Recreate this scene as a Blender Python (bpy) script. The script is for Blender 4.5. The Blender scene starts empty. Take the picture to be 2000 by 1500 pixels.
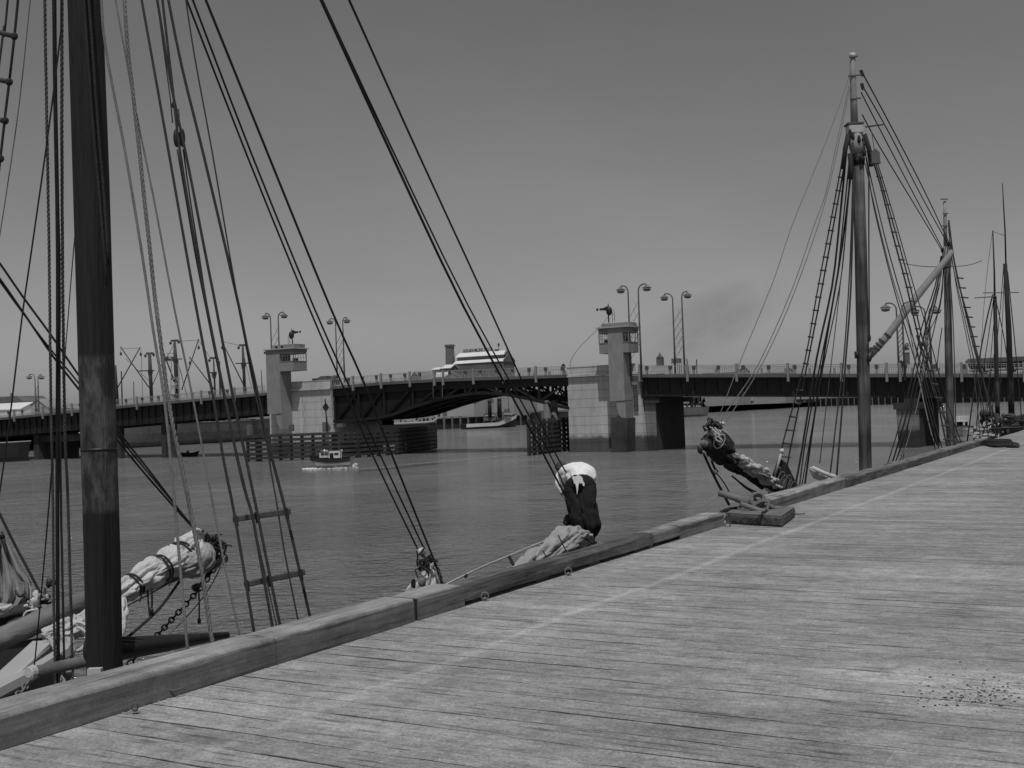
import bpy, bmesh, math, random
from mathutils import Vector, Matrix, noise
rnd = random.Random(7)
S = bpy.context.scene
COL = S.collection
# ------------------------------------------------------------------ camera, sky, sun, exposure
F = 2250.0; ROLL = math.atan(.036); PITCH = math.atan(50.4/F); HC = 6.0
_fw = Vector((0, math.cos(PITCH), math.sin(PITCH)))
_u0 = Vector((0, -math.sin(PITCH), math.cos(PITCH))); _r0 = Vector((1, 0, 0))
_rt = _r0*math.cos(ROLL) - _u0*math.sin(ROLL)
_up = _u0*math.cos(ROLL) + _r0*math.sin(ROLL)
CAMP = Vector((0, 0, HC))
cd = bpy.data.cameras.new('camera'); cam = bpy.data.objects.new('camera', cd); COL.objects.link(cam)
cd.sensor_width = 36; cd.lens = 36*F/2000; cd.clip_end = 9000; cd.clip_start = .05
cam.matrix_world = Matrix(((_rt.x, _up.x, -_fw.x, 0), (_rt.y, _up.y, -_fw.y, 0), (_rt.z, _up.z, -_fw.z, HC), (0, 0, 0, 1)))
S.camera = cam
SUN_EL = math.radians(64); SUN_AZ = math.radians(178)      # azimuth clockwise from +Y (behind the camera, a touch right)
w = bpy.data.worlds.new("World"); S.world = w; w.use_nodes = True
nt = w.node_tree; bg = nt.nodes['Background']; bg.inputs[1].default_value = .085
sk = nt.nodes.new('ShaderNodeTexSky'); sk.sky_type = 'NISHITA'; sk.sun_disc = False
sk.sun_elevation = SUN_EL; sk.sun_rotation = SUN_AZ; sk.air_density = 1.0; sk.dust_density = 1.2; sk.ozone_density = 1.0
bw = nt.nodes.new('ShaderNodeRGBToBW'); nt.links.new(sk.outputs[0], bw.inputs[0])
_tc = nt.nodes.new('ShaderNodeTexCoord'); _mp = nt.nodes.new('ShaderNodeMapping'); _mp.inputs['Scale'].default_value = (1, 1, 2.2); nt.links.new(_tc.outputs['Generated'], _mp.inputs[0])
_ns = nt.nodes.new('ShaderNodeTexNoise'); _ns.inputs['Scale'].default_value = 3.2; _ns.inputs['Detail'].default_value = 7; _ns.inputs['Roughness'].default_value = .55; nt.links.new(_mp.outputs[0], _ns.inputs['Vector'])
_mr = nt.nodes.new('ShaderNodeMapRange'); nt.links.new(_ns.outputs[0], _mr.inputs[0]); _mr.inputs[1].default_value = .3; _mr.inputs[2].default_value = .7; _mr.inputs[3].default_value = .93; _mr.inputs[4].default_value = 1.06
_ml = nt.nodes.new('ShaderNodeMath'); _ml.operation = 'MULTIPLY'; nt.links.new(bw.outputs[0], _ml.inputs[0]); nt.links.new(_mr.outputs[0], _ml.inputs[1]); nt.links.new(_ml.outputs[0], bg.inputs[0])   # faint high veil of thin cloud
sd = bpy.data.lights.new('sun', 'SUN'); sd.energy = 3.0; sd.angle = math.radians(.5); sd.color = (1, 1, 1)
so = bpy.data.objects.new('sun', sd); COL.objects.link(so)
tosun = Vector((math.sin(SUN_AZ)*math.cos(SUN_EL), math.cos(SUN_AZ)*math.cos(SUN_EL), math.sin(SUN_EL)))
so.rotation_euler = tosun.to_track_quat('Z', 'Y').to_euler()
S.view_settings.view_transform = 'Standard'; S.view_settings.look = 'None'
S.view_settings.exposure = -.5; S.view_settings.gamma = 1
# ------------------------------------------------------------------ frames: u runs along the wharf, v across it (and along the bridge)
TH = math.atan(1290/2250.)
U = Vector((math.sin(TH), math.cos(TH), 0)); V = Vector((math.cos(TH), -math.sin(TH), 0)); Zv = Vector((0, 0, 1))
T0 = 139.0
def ray(x, y): return _fw*F + _rt*(x-1000) + _up*(750-y)
def PY(x, y, Y): d = ray(x, y); return CAMP + d*(Y/d.y)
def PZ(x, y, z): d = ray(x, y); return CAMP + d*((z-HC)/d.z)
def PL(x, y, lat): d = ray(x, y); return CAMP + d*(lat/d.dot(V))
def PT(x, y, t): d = ray(x, y); return CAMP + d*(t/d.dot(U))
def W(s, t, z): return V*s + U*t + Zv*z
def SZ(x, y, t): p = PT(x, y, t); return p.dot(V), p.z
def lerp(tab, x):
    if x <= tab[0][0]: return tab[0][1]
    for (a, b), (c, d) in zip(tab, tab[1:]):
        if x <= c: return b+(d-b)*(x-a)/(c-a)
    return tab[-1][1]
# ------------------------------------------------------------------ materials (all neutral grey: the place is seen in black and white)
def mat(name, col, rough=.85, var=.25, scale=3., bump=.15, bscale=None, stretch=None, spec=.3, extra=None, metal=0, dist=.02):
    m = bpy.data.materials.new(name); m.use_nodes = True; n = m.node_tree; N = n.nodes; L = n.links
    b = N['Principled BSDF']; b.inputs['Roughness'].default_value = rough; b.inputs['Metallic'].default_value = metal
    b.inputs['Specular IOR Level'].default_value = spec
    g = N.new('ShaderNodeNewGeometry')
    vec = g.outputs['Position']
    if stretch:   # stretch=(along v, along u, z) scales
        cb = N.new('ShaderNodeCombineXYZ')
        for i, (ax, k) in enumerate(zip((V, U, Zv), stretch)):
            d = N.new('ShaderNodeVectorMath'); d.operation = 'DOT_PRODUCT'; L.new(vec, d.inputs[0]); d.inputs[1].default_value = tuple(ax*k)
            L.new(d.outputs['Value'], cb.inputs[i])
        vec = cb.outputs[0]
    t = N.new('ShaderNodeTexNoise'); t.inputs['Scale'].default_value = scale; t.inputs['Detail'].default_value = 8; t.inputs['Roughness'].default_value = .62
    L.new(vec, t.inputs['Vector'])
    t2 = N.new('ShaderNodeTexNoise'); t2.inputs['Scale'].default_value = scale*.17; t2.inputs['Detail'].default_value = 4
    L.new(vec, t2.inputs['Vector'])
    ad = N.new('ShaderNodeMath'); ad.operation = 'ADD'; L.new(t.outputs[0], ad.inputs[0]); L.new(t2.outputs[0], ad.inputs[1])
    mr = N.new('ShaderNodeMapRange'); mr.inputs['From Min'].default_value = .7; mr.inputs['From Max'].default_value = 1.3
    mr.inputs['To Min'].default_value = col*(1-var); mr.inputs['To Max'].default_value = col*(1+var)
    L.new(ad.outputs[0], mr.inputs[0]); out = mr.outputs[0]
    if extra: out = extra(n, g, out)
    L.new(out, b.inputs['Base Color'])
    if bump:
        t3 = N.new('ShaderNodeTexNoise'); t3.inputs['Scale'].default_value = bscale or scale*3; t3.inputs['Detail'].default_value = 5
        L.new(vec, t3.inputs['Vector'])
        bp = N.new('ShaderNodeBump'); bp.inputs['Strength'].default_value = bump; bp.inputs['Distance'].default_value = dist
        L.new(t3.outputs[0], bp.inputs['Height']); L.new(bp.outputs[0], b.inputs['Normal'])
    return m
def dotn(n, g, ax):
    d = n.nodes.new('ShaderNodeVectorMath'); d.operation = 'DOT_PRODUCT'; n.links.new(g.outputs['Position'], d.inputs[0]); d.inputs[1].default_value = tuple(ax); return d.outputs['Value']
def mth(n, op, a, b=None, c=None):
    m = n.nodes.new('ShaderNodeMath'); m.operation = op
    for i, q in enumerate((a, b, c)):
        if q is None: continue
        if isinstance(q, (int, float)): m.inputs[i].default_value = q
        else: n.links.new(q, m.inputs[i])
    return m.outputs[0]
def mrange(n, x, a, b, c, d):
    m = n.nodes.new('ShaderNodeMapRange'); n.links.new(x, m.inputs[0])
    for i, q in zip((1, 2, 3, 4), (a, b, c, d)): m.inputs[i].default_value = q
    return m.outputs[0]
def noi(n, vec, sc, det=4, rough=.5):
    t = n.nodes.new('ShaderNodeTexNoise'); t.inputs['Scale'].default_value = sc; t.inputs['Detail'].default_value = det; t.inputs['Roughness'].default_value = rough
    n.links.new(vec, t.inputs['Vector']); return t.outputs[0]
def comb(n, a, b, c=0.):
    m = n.nodes.new('ShaderNodeCombineXYZ')
    for i, q in enumerate((a, b, c)):
        if isinstance(q, (int, float)): m.inputs[i].default_value = q
        else: n.links.new(q, m.inputs[i])
    return m.outputs[0]
def pier_extra(n, g, out):
    s = dotn(n, g, V); z = dotn(n, g, Zv); wob = noi(n, g.outputs['Position'], 1.3, 3)
    row = mth(n, 'DIVIDE', z, 1.18); fr = mth(n, 'FRACT', row)
    line = mth(n, 'LESS_THAN', fr, .07)
    par = mth(n, 'MODULO', mth(n, 'FLOOR', row), 2.)
    vs = mth(n, 'FRACT', mth(n, 'ADD', mth(n, 'DIVIDE', s, 9.0), mth(n, 'MULTIPLY', par, .04)))
    vl = mth(n, 'LESS_THAN', vs, .012)
    ln = mth(n, 'MAXIMUM', line, vl)
    k = mth(n, 'SUBTRACT', 1., mth(n, 'MULTIPLY', ln, .38))
    streak = noi(n, comb(n, mth(n, 'MULTIPLY', s, 1.6), mth(n, 'MULTIPLY', z, .12)), 1., 5)
    k = mth(n, 'MULTIPLY', k, mrange(n, streak, .35, .7, 1.08, .8))
    # weed and wet band below the high water mark
    tide = mrange(n, mth(n, 'ADD', z, mth(n, 'MULTIPLY', wob, .8)), 2.15, 2.75, .2, 1.)
    return mth(n, 'MULTIPLY', out, mth(n, 'MULTIPLY', k, tide))
def board_extra(n, g, out):      # vertical board marks of formwork
    s = dotn(n, g, V); z = dotn(n, g, Zv)
    fr = mth(n, 'FRACT', mth(n, 'MULTIPLY', s, 3.3)); line = mth(n, 'LESS_THAN', fr, .16)
    cell = noi(n, comb(n, mth(n, 'FLOOR', mth(n, 'MULTIPLY', s, 3.3)), mth(n, 'MULTIPLY', z, .2)), 3.1, 2)
    k = mth(n, 'SUBTRACT', mrange(n, cell, .3, .7, .88, 1.1), mth(n, 'MULTIPLY', line, .12))
    return mth(n, 'MULTIPLY', out, k)
PLK = .245
def plank_extra(n, g, out):
    s = dotn(n, g, V); t = dotn(n, g, U); pos = g.outputs['Position']
    wob = mth(n, 'MULTIPLY', mth(n, 'SUBTRACT', noi(n, comb(n, mth(n, 'MULTIPLY', s, .45), mth(n, 'MULTIPLY', t, 2.5)), 1., 4), .5), .1)
    q = mth(n, 'DIVIDE', mth(n, 'ADD', t, wob), PLK); idx = mth(n, 'FLOOR', q); fr = mth(n, 'FRACT', q)
    wn = n.nodes.new('ShaderNodeTexWhiteNoise'); wn.noise_dimensions = '2D'
    sx = mth(n, 'DIVIDE', mth(n, 'ADD', s, mth(n, 'MULTIPLY', idx, 1.37)), 4.6); seg = mth(n, 'FLOOR', sx)
    n.links.new(comb(n, idx, seg), wn.inputs['Vector'])
    tone = mrange(n, wn.outputs[0], 0., 1., .86, 1.1)
    grain = noi(n, comb(n, mth(n, 'MULTIPLY', s, 3.5), mth(n, 'MULTIPLY', t, 34.)), 1., 7, .75)
    tone = mth(n, 'MULTIPLY', tone, mrange(n, grain, .3, .7, .78, 1.2))
    gapn = noi(n, comb(n, mth(n, 'MULTIPLY', s, .75), mth(n, 'MULTIPLY', idx, 3.7)), 1., 5, .65)
    gapw = mrange(n, gapn, .41, .64, 0., .09)
    gap = mth(n, 'LESS_THAN', fr, gapw)
    edge = mth(n, 'MULTIPLY', mrange(n, fr, 0., .14, .3, 0.), mrange(n, gapn, .42, .6, .1, 1.))
    tone = mth(n, 'MULTIPLY', tone, mth(n, 'SUBTRACT', 1., edge))
    tone = mth(n, 'MULTIPLY', tone, mth(n, 'SUBTRACT', 1., mth(n, 'MULTIPLY', gap, .8)))
    # butt joints and nail heads
    jt = mth(n, 'LESS_THAN', mth(n, 'FRACT', sx), .0022)
    tone = mth(n, 'MULTIPLY', tone, mth(n, 'SUBTRACT', 1., mth(n, 'MULTIPLY', jt, .2)))
    na = mth(n, 'ABSOLUTE', mth(n, 'SUBTRACT', mth(n, 'FRACT', mth(n, 'DIVIDE', mth(n, 'ADD', s, mth(n, 'MULTIPLY', wn.outputs[0], .03)), .92)), .5))
    nb = mth(n, 'ABSOLUTE', mth(n, 'SUBTRACT', mth(n, 'ABSOLUTE', mth(n, 'SUBTRACT', fr, .52)), .26))
    nd = mth(n, 'ADD', mth(n, 'POWER', mth(n, 'MULTIPLY', na, .92), 2.), mth(n, 'POWER', mth(n, 'MULTIPLY', nb, PLK), 2.))
    tone = mth(n, 'MULTIPLY', tone, mrange(n, nd, .00002, .00006, .45, 1.))
    # splits along the grain
    cr = noi(n, comb(n, mth(n, 'MULTIPLY', s, 1.7), mth(n, 'MULTIPLY', t, 22.), 4.), 1., 4, .6)
    tone = mth(n, 'MULTIPLY', tone, mrange(n, cr, .58, .65, 1., .5))
    cr2 = noi(n, comb(n, mth(n, 'MULTIPLY', s, 1.8), mth(n, 'MULTIPLY', t, 9.), 9.), 1., 6, .7)
    tone = mth(n, 'MULTIPLY', tone, mrange(n, cr2, .56, .74, 1., .72))
    # trodden dirt and pale worn areas, grit
    gr = noi(n, pos, 16., 6, .8); tone = mth(n, 'MULTIPLY', tone, mrange(n, gr, .36, .64, .82, 1.18))
    big = noi(n, pos, .5, 8, .68)
    tone = mth(n, 'MULTIPLY', tone, mrange(n, big, .38, .64, .84, 1.13))
    md = noi(n, comb(n, mth(n, 'MULTIPLY', s, 1.), mth(n, 'MULTIPLY', t, 2.), 2.), 3., 6, .7)
    tone = mth(n, 'MULTIPLY', tone, mrange(n, md, .36, .64, .84, 1.15))
    spk = noi(n, pos, 55., 4, .8)
    tone = mth(n, 'MULTIPLY', tone, mrange(n, spk, .34, .66, .62, 1.32))
    o = mth(n, 'MULTIPLY', out, tone)
    ln = mth(n, 'ABSOLUTE', mth(n, 'SUBTRACT', mth(n, 'ADD', s, mth(n, 'MULTIPLY', noi(n, pos, .5, 2), .14)), -4.04))
    lm = mth(n, 'MULTIPLY', mrange(n, ln, .012, .07, 1., 0.), mrange(n, noi(n, pos, 11., 6, .75), .36, .62, .1, .9))
    lm = mth(n, 'MULTIPLY', lm, mrange(n, t, 3., 7., .25, 1.))
    o = mth(n, 'ADD', o, mth(n, 'MULTIPLY', lm, .17))
    # chalky spill trodden into the boards near the right, fainter band further off
    for (px, py, rs_, rt_, am, th) in ((1900, 1330, .95, .34, .2, .47), (1620, 1125, 2.4, .5, .1, .52), (290, 1370, .3, .12, .12, .5)):
        c = PZ(px, py, 4.4); ds = mth(n, 'DIVIDE', mth(n, 'SUBTRACT', s, c.dot(V)), rs_); dt = mth(n, 'DIVIDE', mth(n, 'SUBTRACT', t, c.dot(U)), rt_)
        rr = mth(n, 'ADD', mth(n, 'POWER', ds, 2.), mth(n, 'POWER', dt, 2.))
        k = mth(n, 'MULTIPLY', mrange(n, rr, 0., 1.5, 1., 0.), mrange(n, noi(n, pos, 7., 8, .75), th-.06, th+.1, 0., 1.))
        o = mth(n, 'ADD', o, mth(n, 'MULTIPLY', k, am))
    return o
def kerb_extra(n, g, out):
    s = dotn(n, g, V); t = dotn(n, g, U); z = dotn(n, g, Zv); pos = g.outputs['Position']
    c1 = noi(n, comb(n, mth(n, 'MULTIPLY', s, 30.), mth(n, 'MULTIPLY', t, 1.1), mth(n, 'MULTIPLY', z, 30.)), 1., 6, .7)
    c2 = noi(n, comb(n, mth(n, 'MULTIPLY', s, 11.), mth(n, 'MULTIPLY', t, .5), mth(n, 'MULTIPLY', z, 14.)), 1., 4, .6)
    k = mth(n, 'MULTIPLY', mrange(n, c1, .32, .68, .72, 1.22), mrange(n, c2, .54, .62, 1., .5))
    bl = noi(n, pos, 2.2, 7, .7); k = mth(n, 'MULTIPLY', k, mrange(n, bl, .36, .64, .72, 1.2))
    sp = noi(n, pos, 60., 4, .8); k = mth(n, 'MULTIPLY', k, mrange(n, sp, .34, .66, .82, 1.16))
    # stained faces below the top, their shade put into the colour
    k = mth(n, 'MULTIPLY', k, mrange(n, mth(n, 'ADD', z, mth(n, 'MULTIPLY', bl, .05)), 4.575, 4.6, .5, 1.))
    return mth(n, 'MULTIPLY', out, k)
def plate_extra(n, g, out):
    s = dotn(n, g, V); fr = mth(n, 'FRACT', mth(n, 'DIVIDE', s, 1.62))
    return mth(n, 'MULTIPLY', out, mrange(n, mth(n, 'LESS_THAN', fr, .5), 0., 1., .85, 1.1))
M = {}
M['plank'] = mat('weathered_deck_planks', .335, .9, .1, 2., .0, extra=plank_extra)
_n = M['plank'].node_tree
_b = _n.nodes['Principled BSDF']; _g = [x for x in _n.nodes if x.type == 'NEW_GEOMETRY'][0]
_h = noi(_n, comb(_n, mth(_n, 'MULTIPLY', dotn(_n, _g, V), 2.), mth(_n, 'MULTIPLY', dotn(_n, _g, U), 22.)), 1., 6, .6)
_q = mth(_n, 'FRACT', mth(_n, 'DIVIDE', dotn(_n, _g, U), PLK))
_h2 = mth(_n, 'ADD', mth(_n, 'MULTIPLY', _h, .5), mrange(_n, _q, 0., .08, 0., .5))
_bp = _n.nodes.new('ShaderNodeBump'); _bp.inputs['Strength'].default_value = .55; _bp.inputs['Distance'].default_value = .012
_n.links.new(_h2, _bp.inputs['Height']); _n.links.new(_bp.outputs[0], _b.inputs['Normal'])
M['kerb'] = mat('kerb_timber', .34, .85, .1, 5., .8, 9., stretch=(1, .12, 1), dist=.014, extra=kerb_extra)
M['kerb_rough'] = mat('kerb_timber_rough', .21, .9, .25, 7., 1., 10., stretch=(1, .2, 1), dist=.03, extra=kerb_extra)
M['pile'] = mat('dark_pile_timber', .07, .9, .5, 3., .6, stretch=(3, 3, .4))
M['fender'] = mat('fender_timber', .045, .9, .5, 2., .5)
M['concrete'] = mat('pier_concrete', .5, .85, .14, .9, .3, 4., extra=pier_extra)
M['tower'] = mat('tower_concrete', .27, .85, .1, .9, .2, 4., extra=board_extra)
M['cabin'] = mat('cabin_render', .25, .8, .12, 1.2, .15)
M['roofedge'] = mat('cabin_roof_edge', .2, .8, .15, 1.2, .1)
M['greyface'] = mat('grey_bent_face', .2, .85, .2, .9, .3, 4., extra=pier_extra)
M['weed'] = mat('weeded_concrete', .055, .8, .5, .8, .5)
M['bent_shade'] = mat('bent_shade_concrete', .05, .9, .4, .5, .3, extra=None)  # shade under the deck put into a near-black concrete
M['steel'] = mat('bridge_girder_paint', .016, .6, .25, .6, .1, spec=.4, extra=plate_extra)
M['steel2'] = mat('bridge_truss_paint', .012, .6, .25, .6, .1, spec=.4)
M['edge'] = mat('bridge_deck_edge', .12, .8, .2, .6, .1)
M['rail'] = mat('railing_paint', .32, .7, .1, 1., 0)
M['post'] = mat('railing_post_paint', .25, .7, .1, 1., 0)
M['posttop'] = mat('post_block', .08, .7, .1, 1., 0)
M['lamp'] = mat('lamp_paint', .10, .5, .1, 1., 0, spec=.5)
M['shade'] = mat('lamp_shade_enamel', .16, .4, .1, 1., 0)
M['dark'] = mat('tarred_iron', .02, .5, .3, 4., .2, spec=.5)
M['black'] = mat('black_paint', .012, .6, .3, 2., .1)
M['road'] = mat('bridge_road', .08, .9, .2, 2., .1)
def mast_extra(n, g, out):
    z = dotn(n, g, Zv); pos = g.outputs['Position']
    a = mth(n, 'MULTIPLY', mrange(n, z, 4.5, 4.7, 0., 1.), mrange(n, z, 6.35, 6.5, 1., 0.))
    blot = mrange(n, noi(n, comb(n, mth(n, 'MULTIPLY', dotn(n, g, V), 9.), mth(n, 'MULTIPLY', z, 3.2), mth(n, 'MULTIPLY', dotn(n, g, U), 9.)), 1., 7, .7), .42, .64, 0., 1.)
    return mth(n, 'ADD', out, mth(n, 'MULTIPLY', mth(n, 'MULTIPLY', mrange(n, z, 5.25, 5.3, 0., 1.), mrange(n, z, 6.55, 6.6, 1., 0.)), mth(n, 'ADD', .01, mth(n, 'MULTIPLY', blot, .085))))
M['mastdark'] = mat('oiled_mast', .017, .7, .7, 6., .8, stretch=(4, 4, .22), spec=.35, extra=mast_extra)
def mast2_extra(n, g, out):
    z = dotn(n, g, Zv); pos = g.outputs['Position']
    sc = noi(n, comb(n, mth(n, 'MULTIPLY', dotn(n, g, V), 9.), mth(n, 'MULTIPLY', z, .5)), 1., 4)
    return mth(n, 'MULTIPLY', out, mth(n, 'MULTIPLY', mrange(n, sc, .35, .65, .5, 1.5), mrange(n, noi(n, comb(n, 0., mth(n, 'MULTIPLY', z, 1.)), 1.2, 2), .4, .6, .75, 1.35)))
M['mastwood'] = mat('scraped_mast', .075, .7, .4, 5., .5, stretch=(4, 4, .3), extra=mast2_extra)
M['paintwhite'] = mat('white_spar_paint', .5, .6, .2, 5., .1)
M['palespar'] = mat('pale_spar', .26, .7, .2, 6., .2)
M['log'] = mat('grey_bowsprit', .19, .85, .35, 9., .8, 20., stretch=(1, .15, 1), spec=.2, dist=.01)
M['sail'] = mat('canvas', .56, .95, .2, 4., .8, 22., dist=.012)
M['sailgrey'] = mat('grey_canvas', .33, .95, .25, 4., .8, 22., dist=.012)
M['saildark'] = mat('tanned_canvas', .045, .95, .4, 4., .8, 7., dist=.03)
M['rope'] = mat('tarred_rope', .03, .8, .3, 20., .5, 80.)
M['ropegrey'] = mat('manila_rope', .14, .9, .3, 20., .5, 80.)
M['ropepale'] = mat('pale_rope', .42, .9, .2, 20., .4, 60.)
M['hulldark'] = mat('black_hull_paint', .018, .5, .4, 1., .15, spec=.5)
M['hullgrey'] = mat('grey_hull_paint', .13, .7, .3, 1., .15)
M['hullwhite'] = mat('white_hull_paint', .6, .5, .1, 1., .05)
M['deckwood'] = mat('ship_deck_wood', .2, .8, .3, 4., .2, stretch=(8, .6, 1))
M['brick'] = mat('mill_brick', .13, .9, .25, .3, .1)
M['shed'] = mat('shed_wall', .30, .9, .2, .25, .1)
M['shedpale'] = mat('pale_shed_wall', .40, .9, .15, .25, .1)
M['roofwhite'] = mat('pale_iron_roof', .72, .6, .1, .3, .05)
M['roofgrey'] = mat('grey_iron_roof', .27, .7, .15, .3, .05)
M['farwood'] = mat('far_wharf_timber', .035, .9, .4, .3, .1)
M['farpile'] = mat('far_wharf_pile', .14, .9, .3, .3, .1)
M['land'] = mat('far_bank_earth', .28, .95, .3, .05, .1)
M['skin'] = mat('skin', .30, .6, .1, 6., .05)
M['shirt'] = mat('white_shirt', .85, .9, .06, 9., .5, 14., dist=.02)
M['trouser'] = mat('dark_trousers', .018, .95, .5, 9., .6, 14., dist=.02)
M['iron'] = mat('rusty_iron', .10, .7, .45, 14., .5, 40., dist=.006)
M['ironpale'] = mat('worn_bollard_iron', .17, .75, .35, 14., .5, 40., dist=.006)
M['glass'] = mat('window_glass', .02, .1, .1, 1., 0, spec=.8)
M['foam'] = mat('wake_foam', .7, .9, .2, 3., .3)
# water
def make_water():
    m = bpy.data.materials.new('harbour_water'); m.use_nodes = True; n = m.node_tree; b = n.nodes['Principled BSDF']
    g = n.nodes.new('ShaderNodeNewGeometry'); pos = g.outputs['Position']
    s = dotn(n, g, V); t = dotn(n, g, U)
    X = dotn(n, g, Vector((1, 0, 0))); Yy = dotn(n, g, Vector((0, 1, 0)))
    patch = noi(n, comb(n, mth(n, 'MULTIPLY', X, .03), mth(n, 'MULTIPLY', Yy, .012)), 1., 5, .6)
    b.inputs['Roughness'].default_value = .07; b.inputs['IOR'].default_value = 1.33
    n.links.new(mrange(n, patch, .35, .65, .2, .28), b.inputs['Base Color'])
    wv = lambda fx, fy, z, d: noi(n, comb(n, mth(n, 'MULTIPLY', X, fx), mth(n, 'MULTIPLY', Yy, fy), z), 1., d, .55)
    h = mth(n, 'ADD', mth(n, 'MULTIPLY', wv(.8, 1.1, 0., 3), .30), mth(n, 'MULTIPLY', wv(2.0, 2.4, 7., 4), .55))
    h = mth(n, 'ADD', h, mth(n, 'MULTIPLY', wv(8., 9., 3., 2), .04))
    h = mth(n, 'ADD', h, mth(n, 'MULTIPLY', wv(.13, .3, 11., 3), .55))
    gust = noi(n, comb(n, mth(n, 'MULTIPLY', X, .055), mth(n, 'MULTIPLY', Yy, .028), 5.), 1., 6, .62)
    h = mth(n, 'MULTIPLY', h, mrange(n, gust, .38, .62, .3, 1.8))
    # slick wake left by the launch: flat water between two points
    A_, B_ = PZ(660, 922, 0), PZ(1060, 883, 0); dv = (B_-A_).normalized(); nv = Vector((-dv.y, dv.x, 0))
    off = mth(n, 'ABSOLUTE', mth(n, 'ADD', mth(n, 'SUBTRACT', dotn(n, g, nv), A_.dot(nv)), mth(n, 'MULTIPLY', mth(n, 'SUBTRACT', gust, .5), 9.)))
    al_ = mth(n, 'SUBTRACT', dotn(n, g, dv), A_.dot(dv))
    slick = mth(n, 'MULTIPLY', mrange(n, off, 1., 2.6, 1., 0.), mth(n, 'MULTIPLY', mrange(n, al_, -2., 4., 0., 1.), mrange(n, al_, 30., 55., 1., 0.)))
    h = mth(n, 'MULTIPLY', h, mth(n, 'SUBTRACT', 1., mth(n, 'MULTIPLY', slick, .85)))
    bp = n.nodes.new('ShaderNodeBump'); bp.inputs['Strength'].default_value = 1.; bp.inputs['Distance'].default_value = 1.
    n.links.new(h, bp.inputs['Height']); n.links.new(bp.outputs[0], b.inputs['Normal'])
    return m
M['water'] = make_water()
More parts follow.
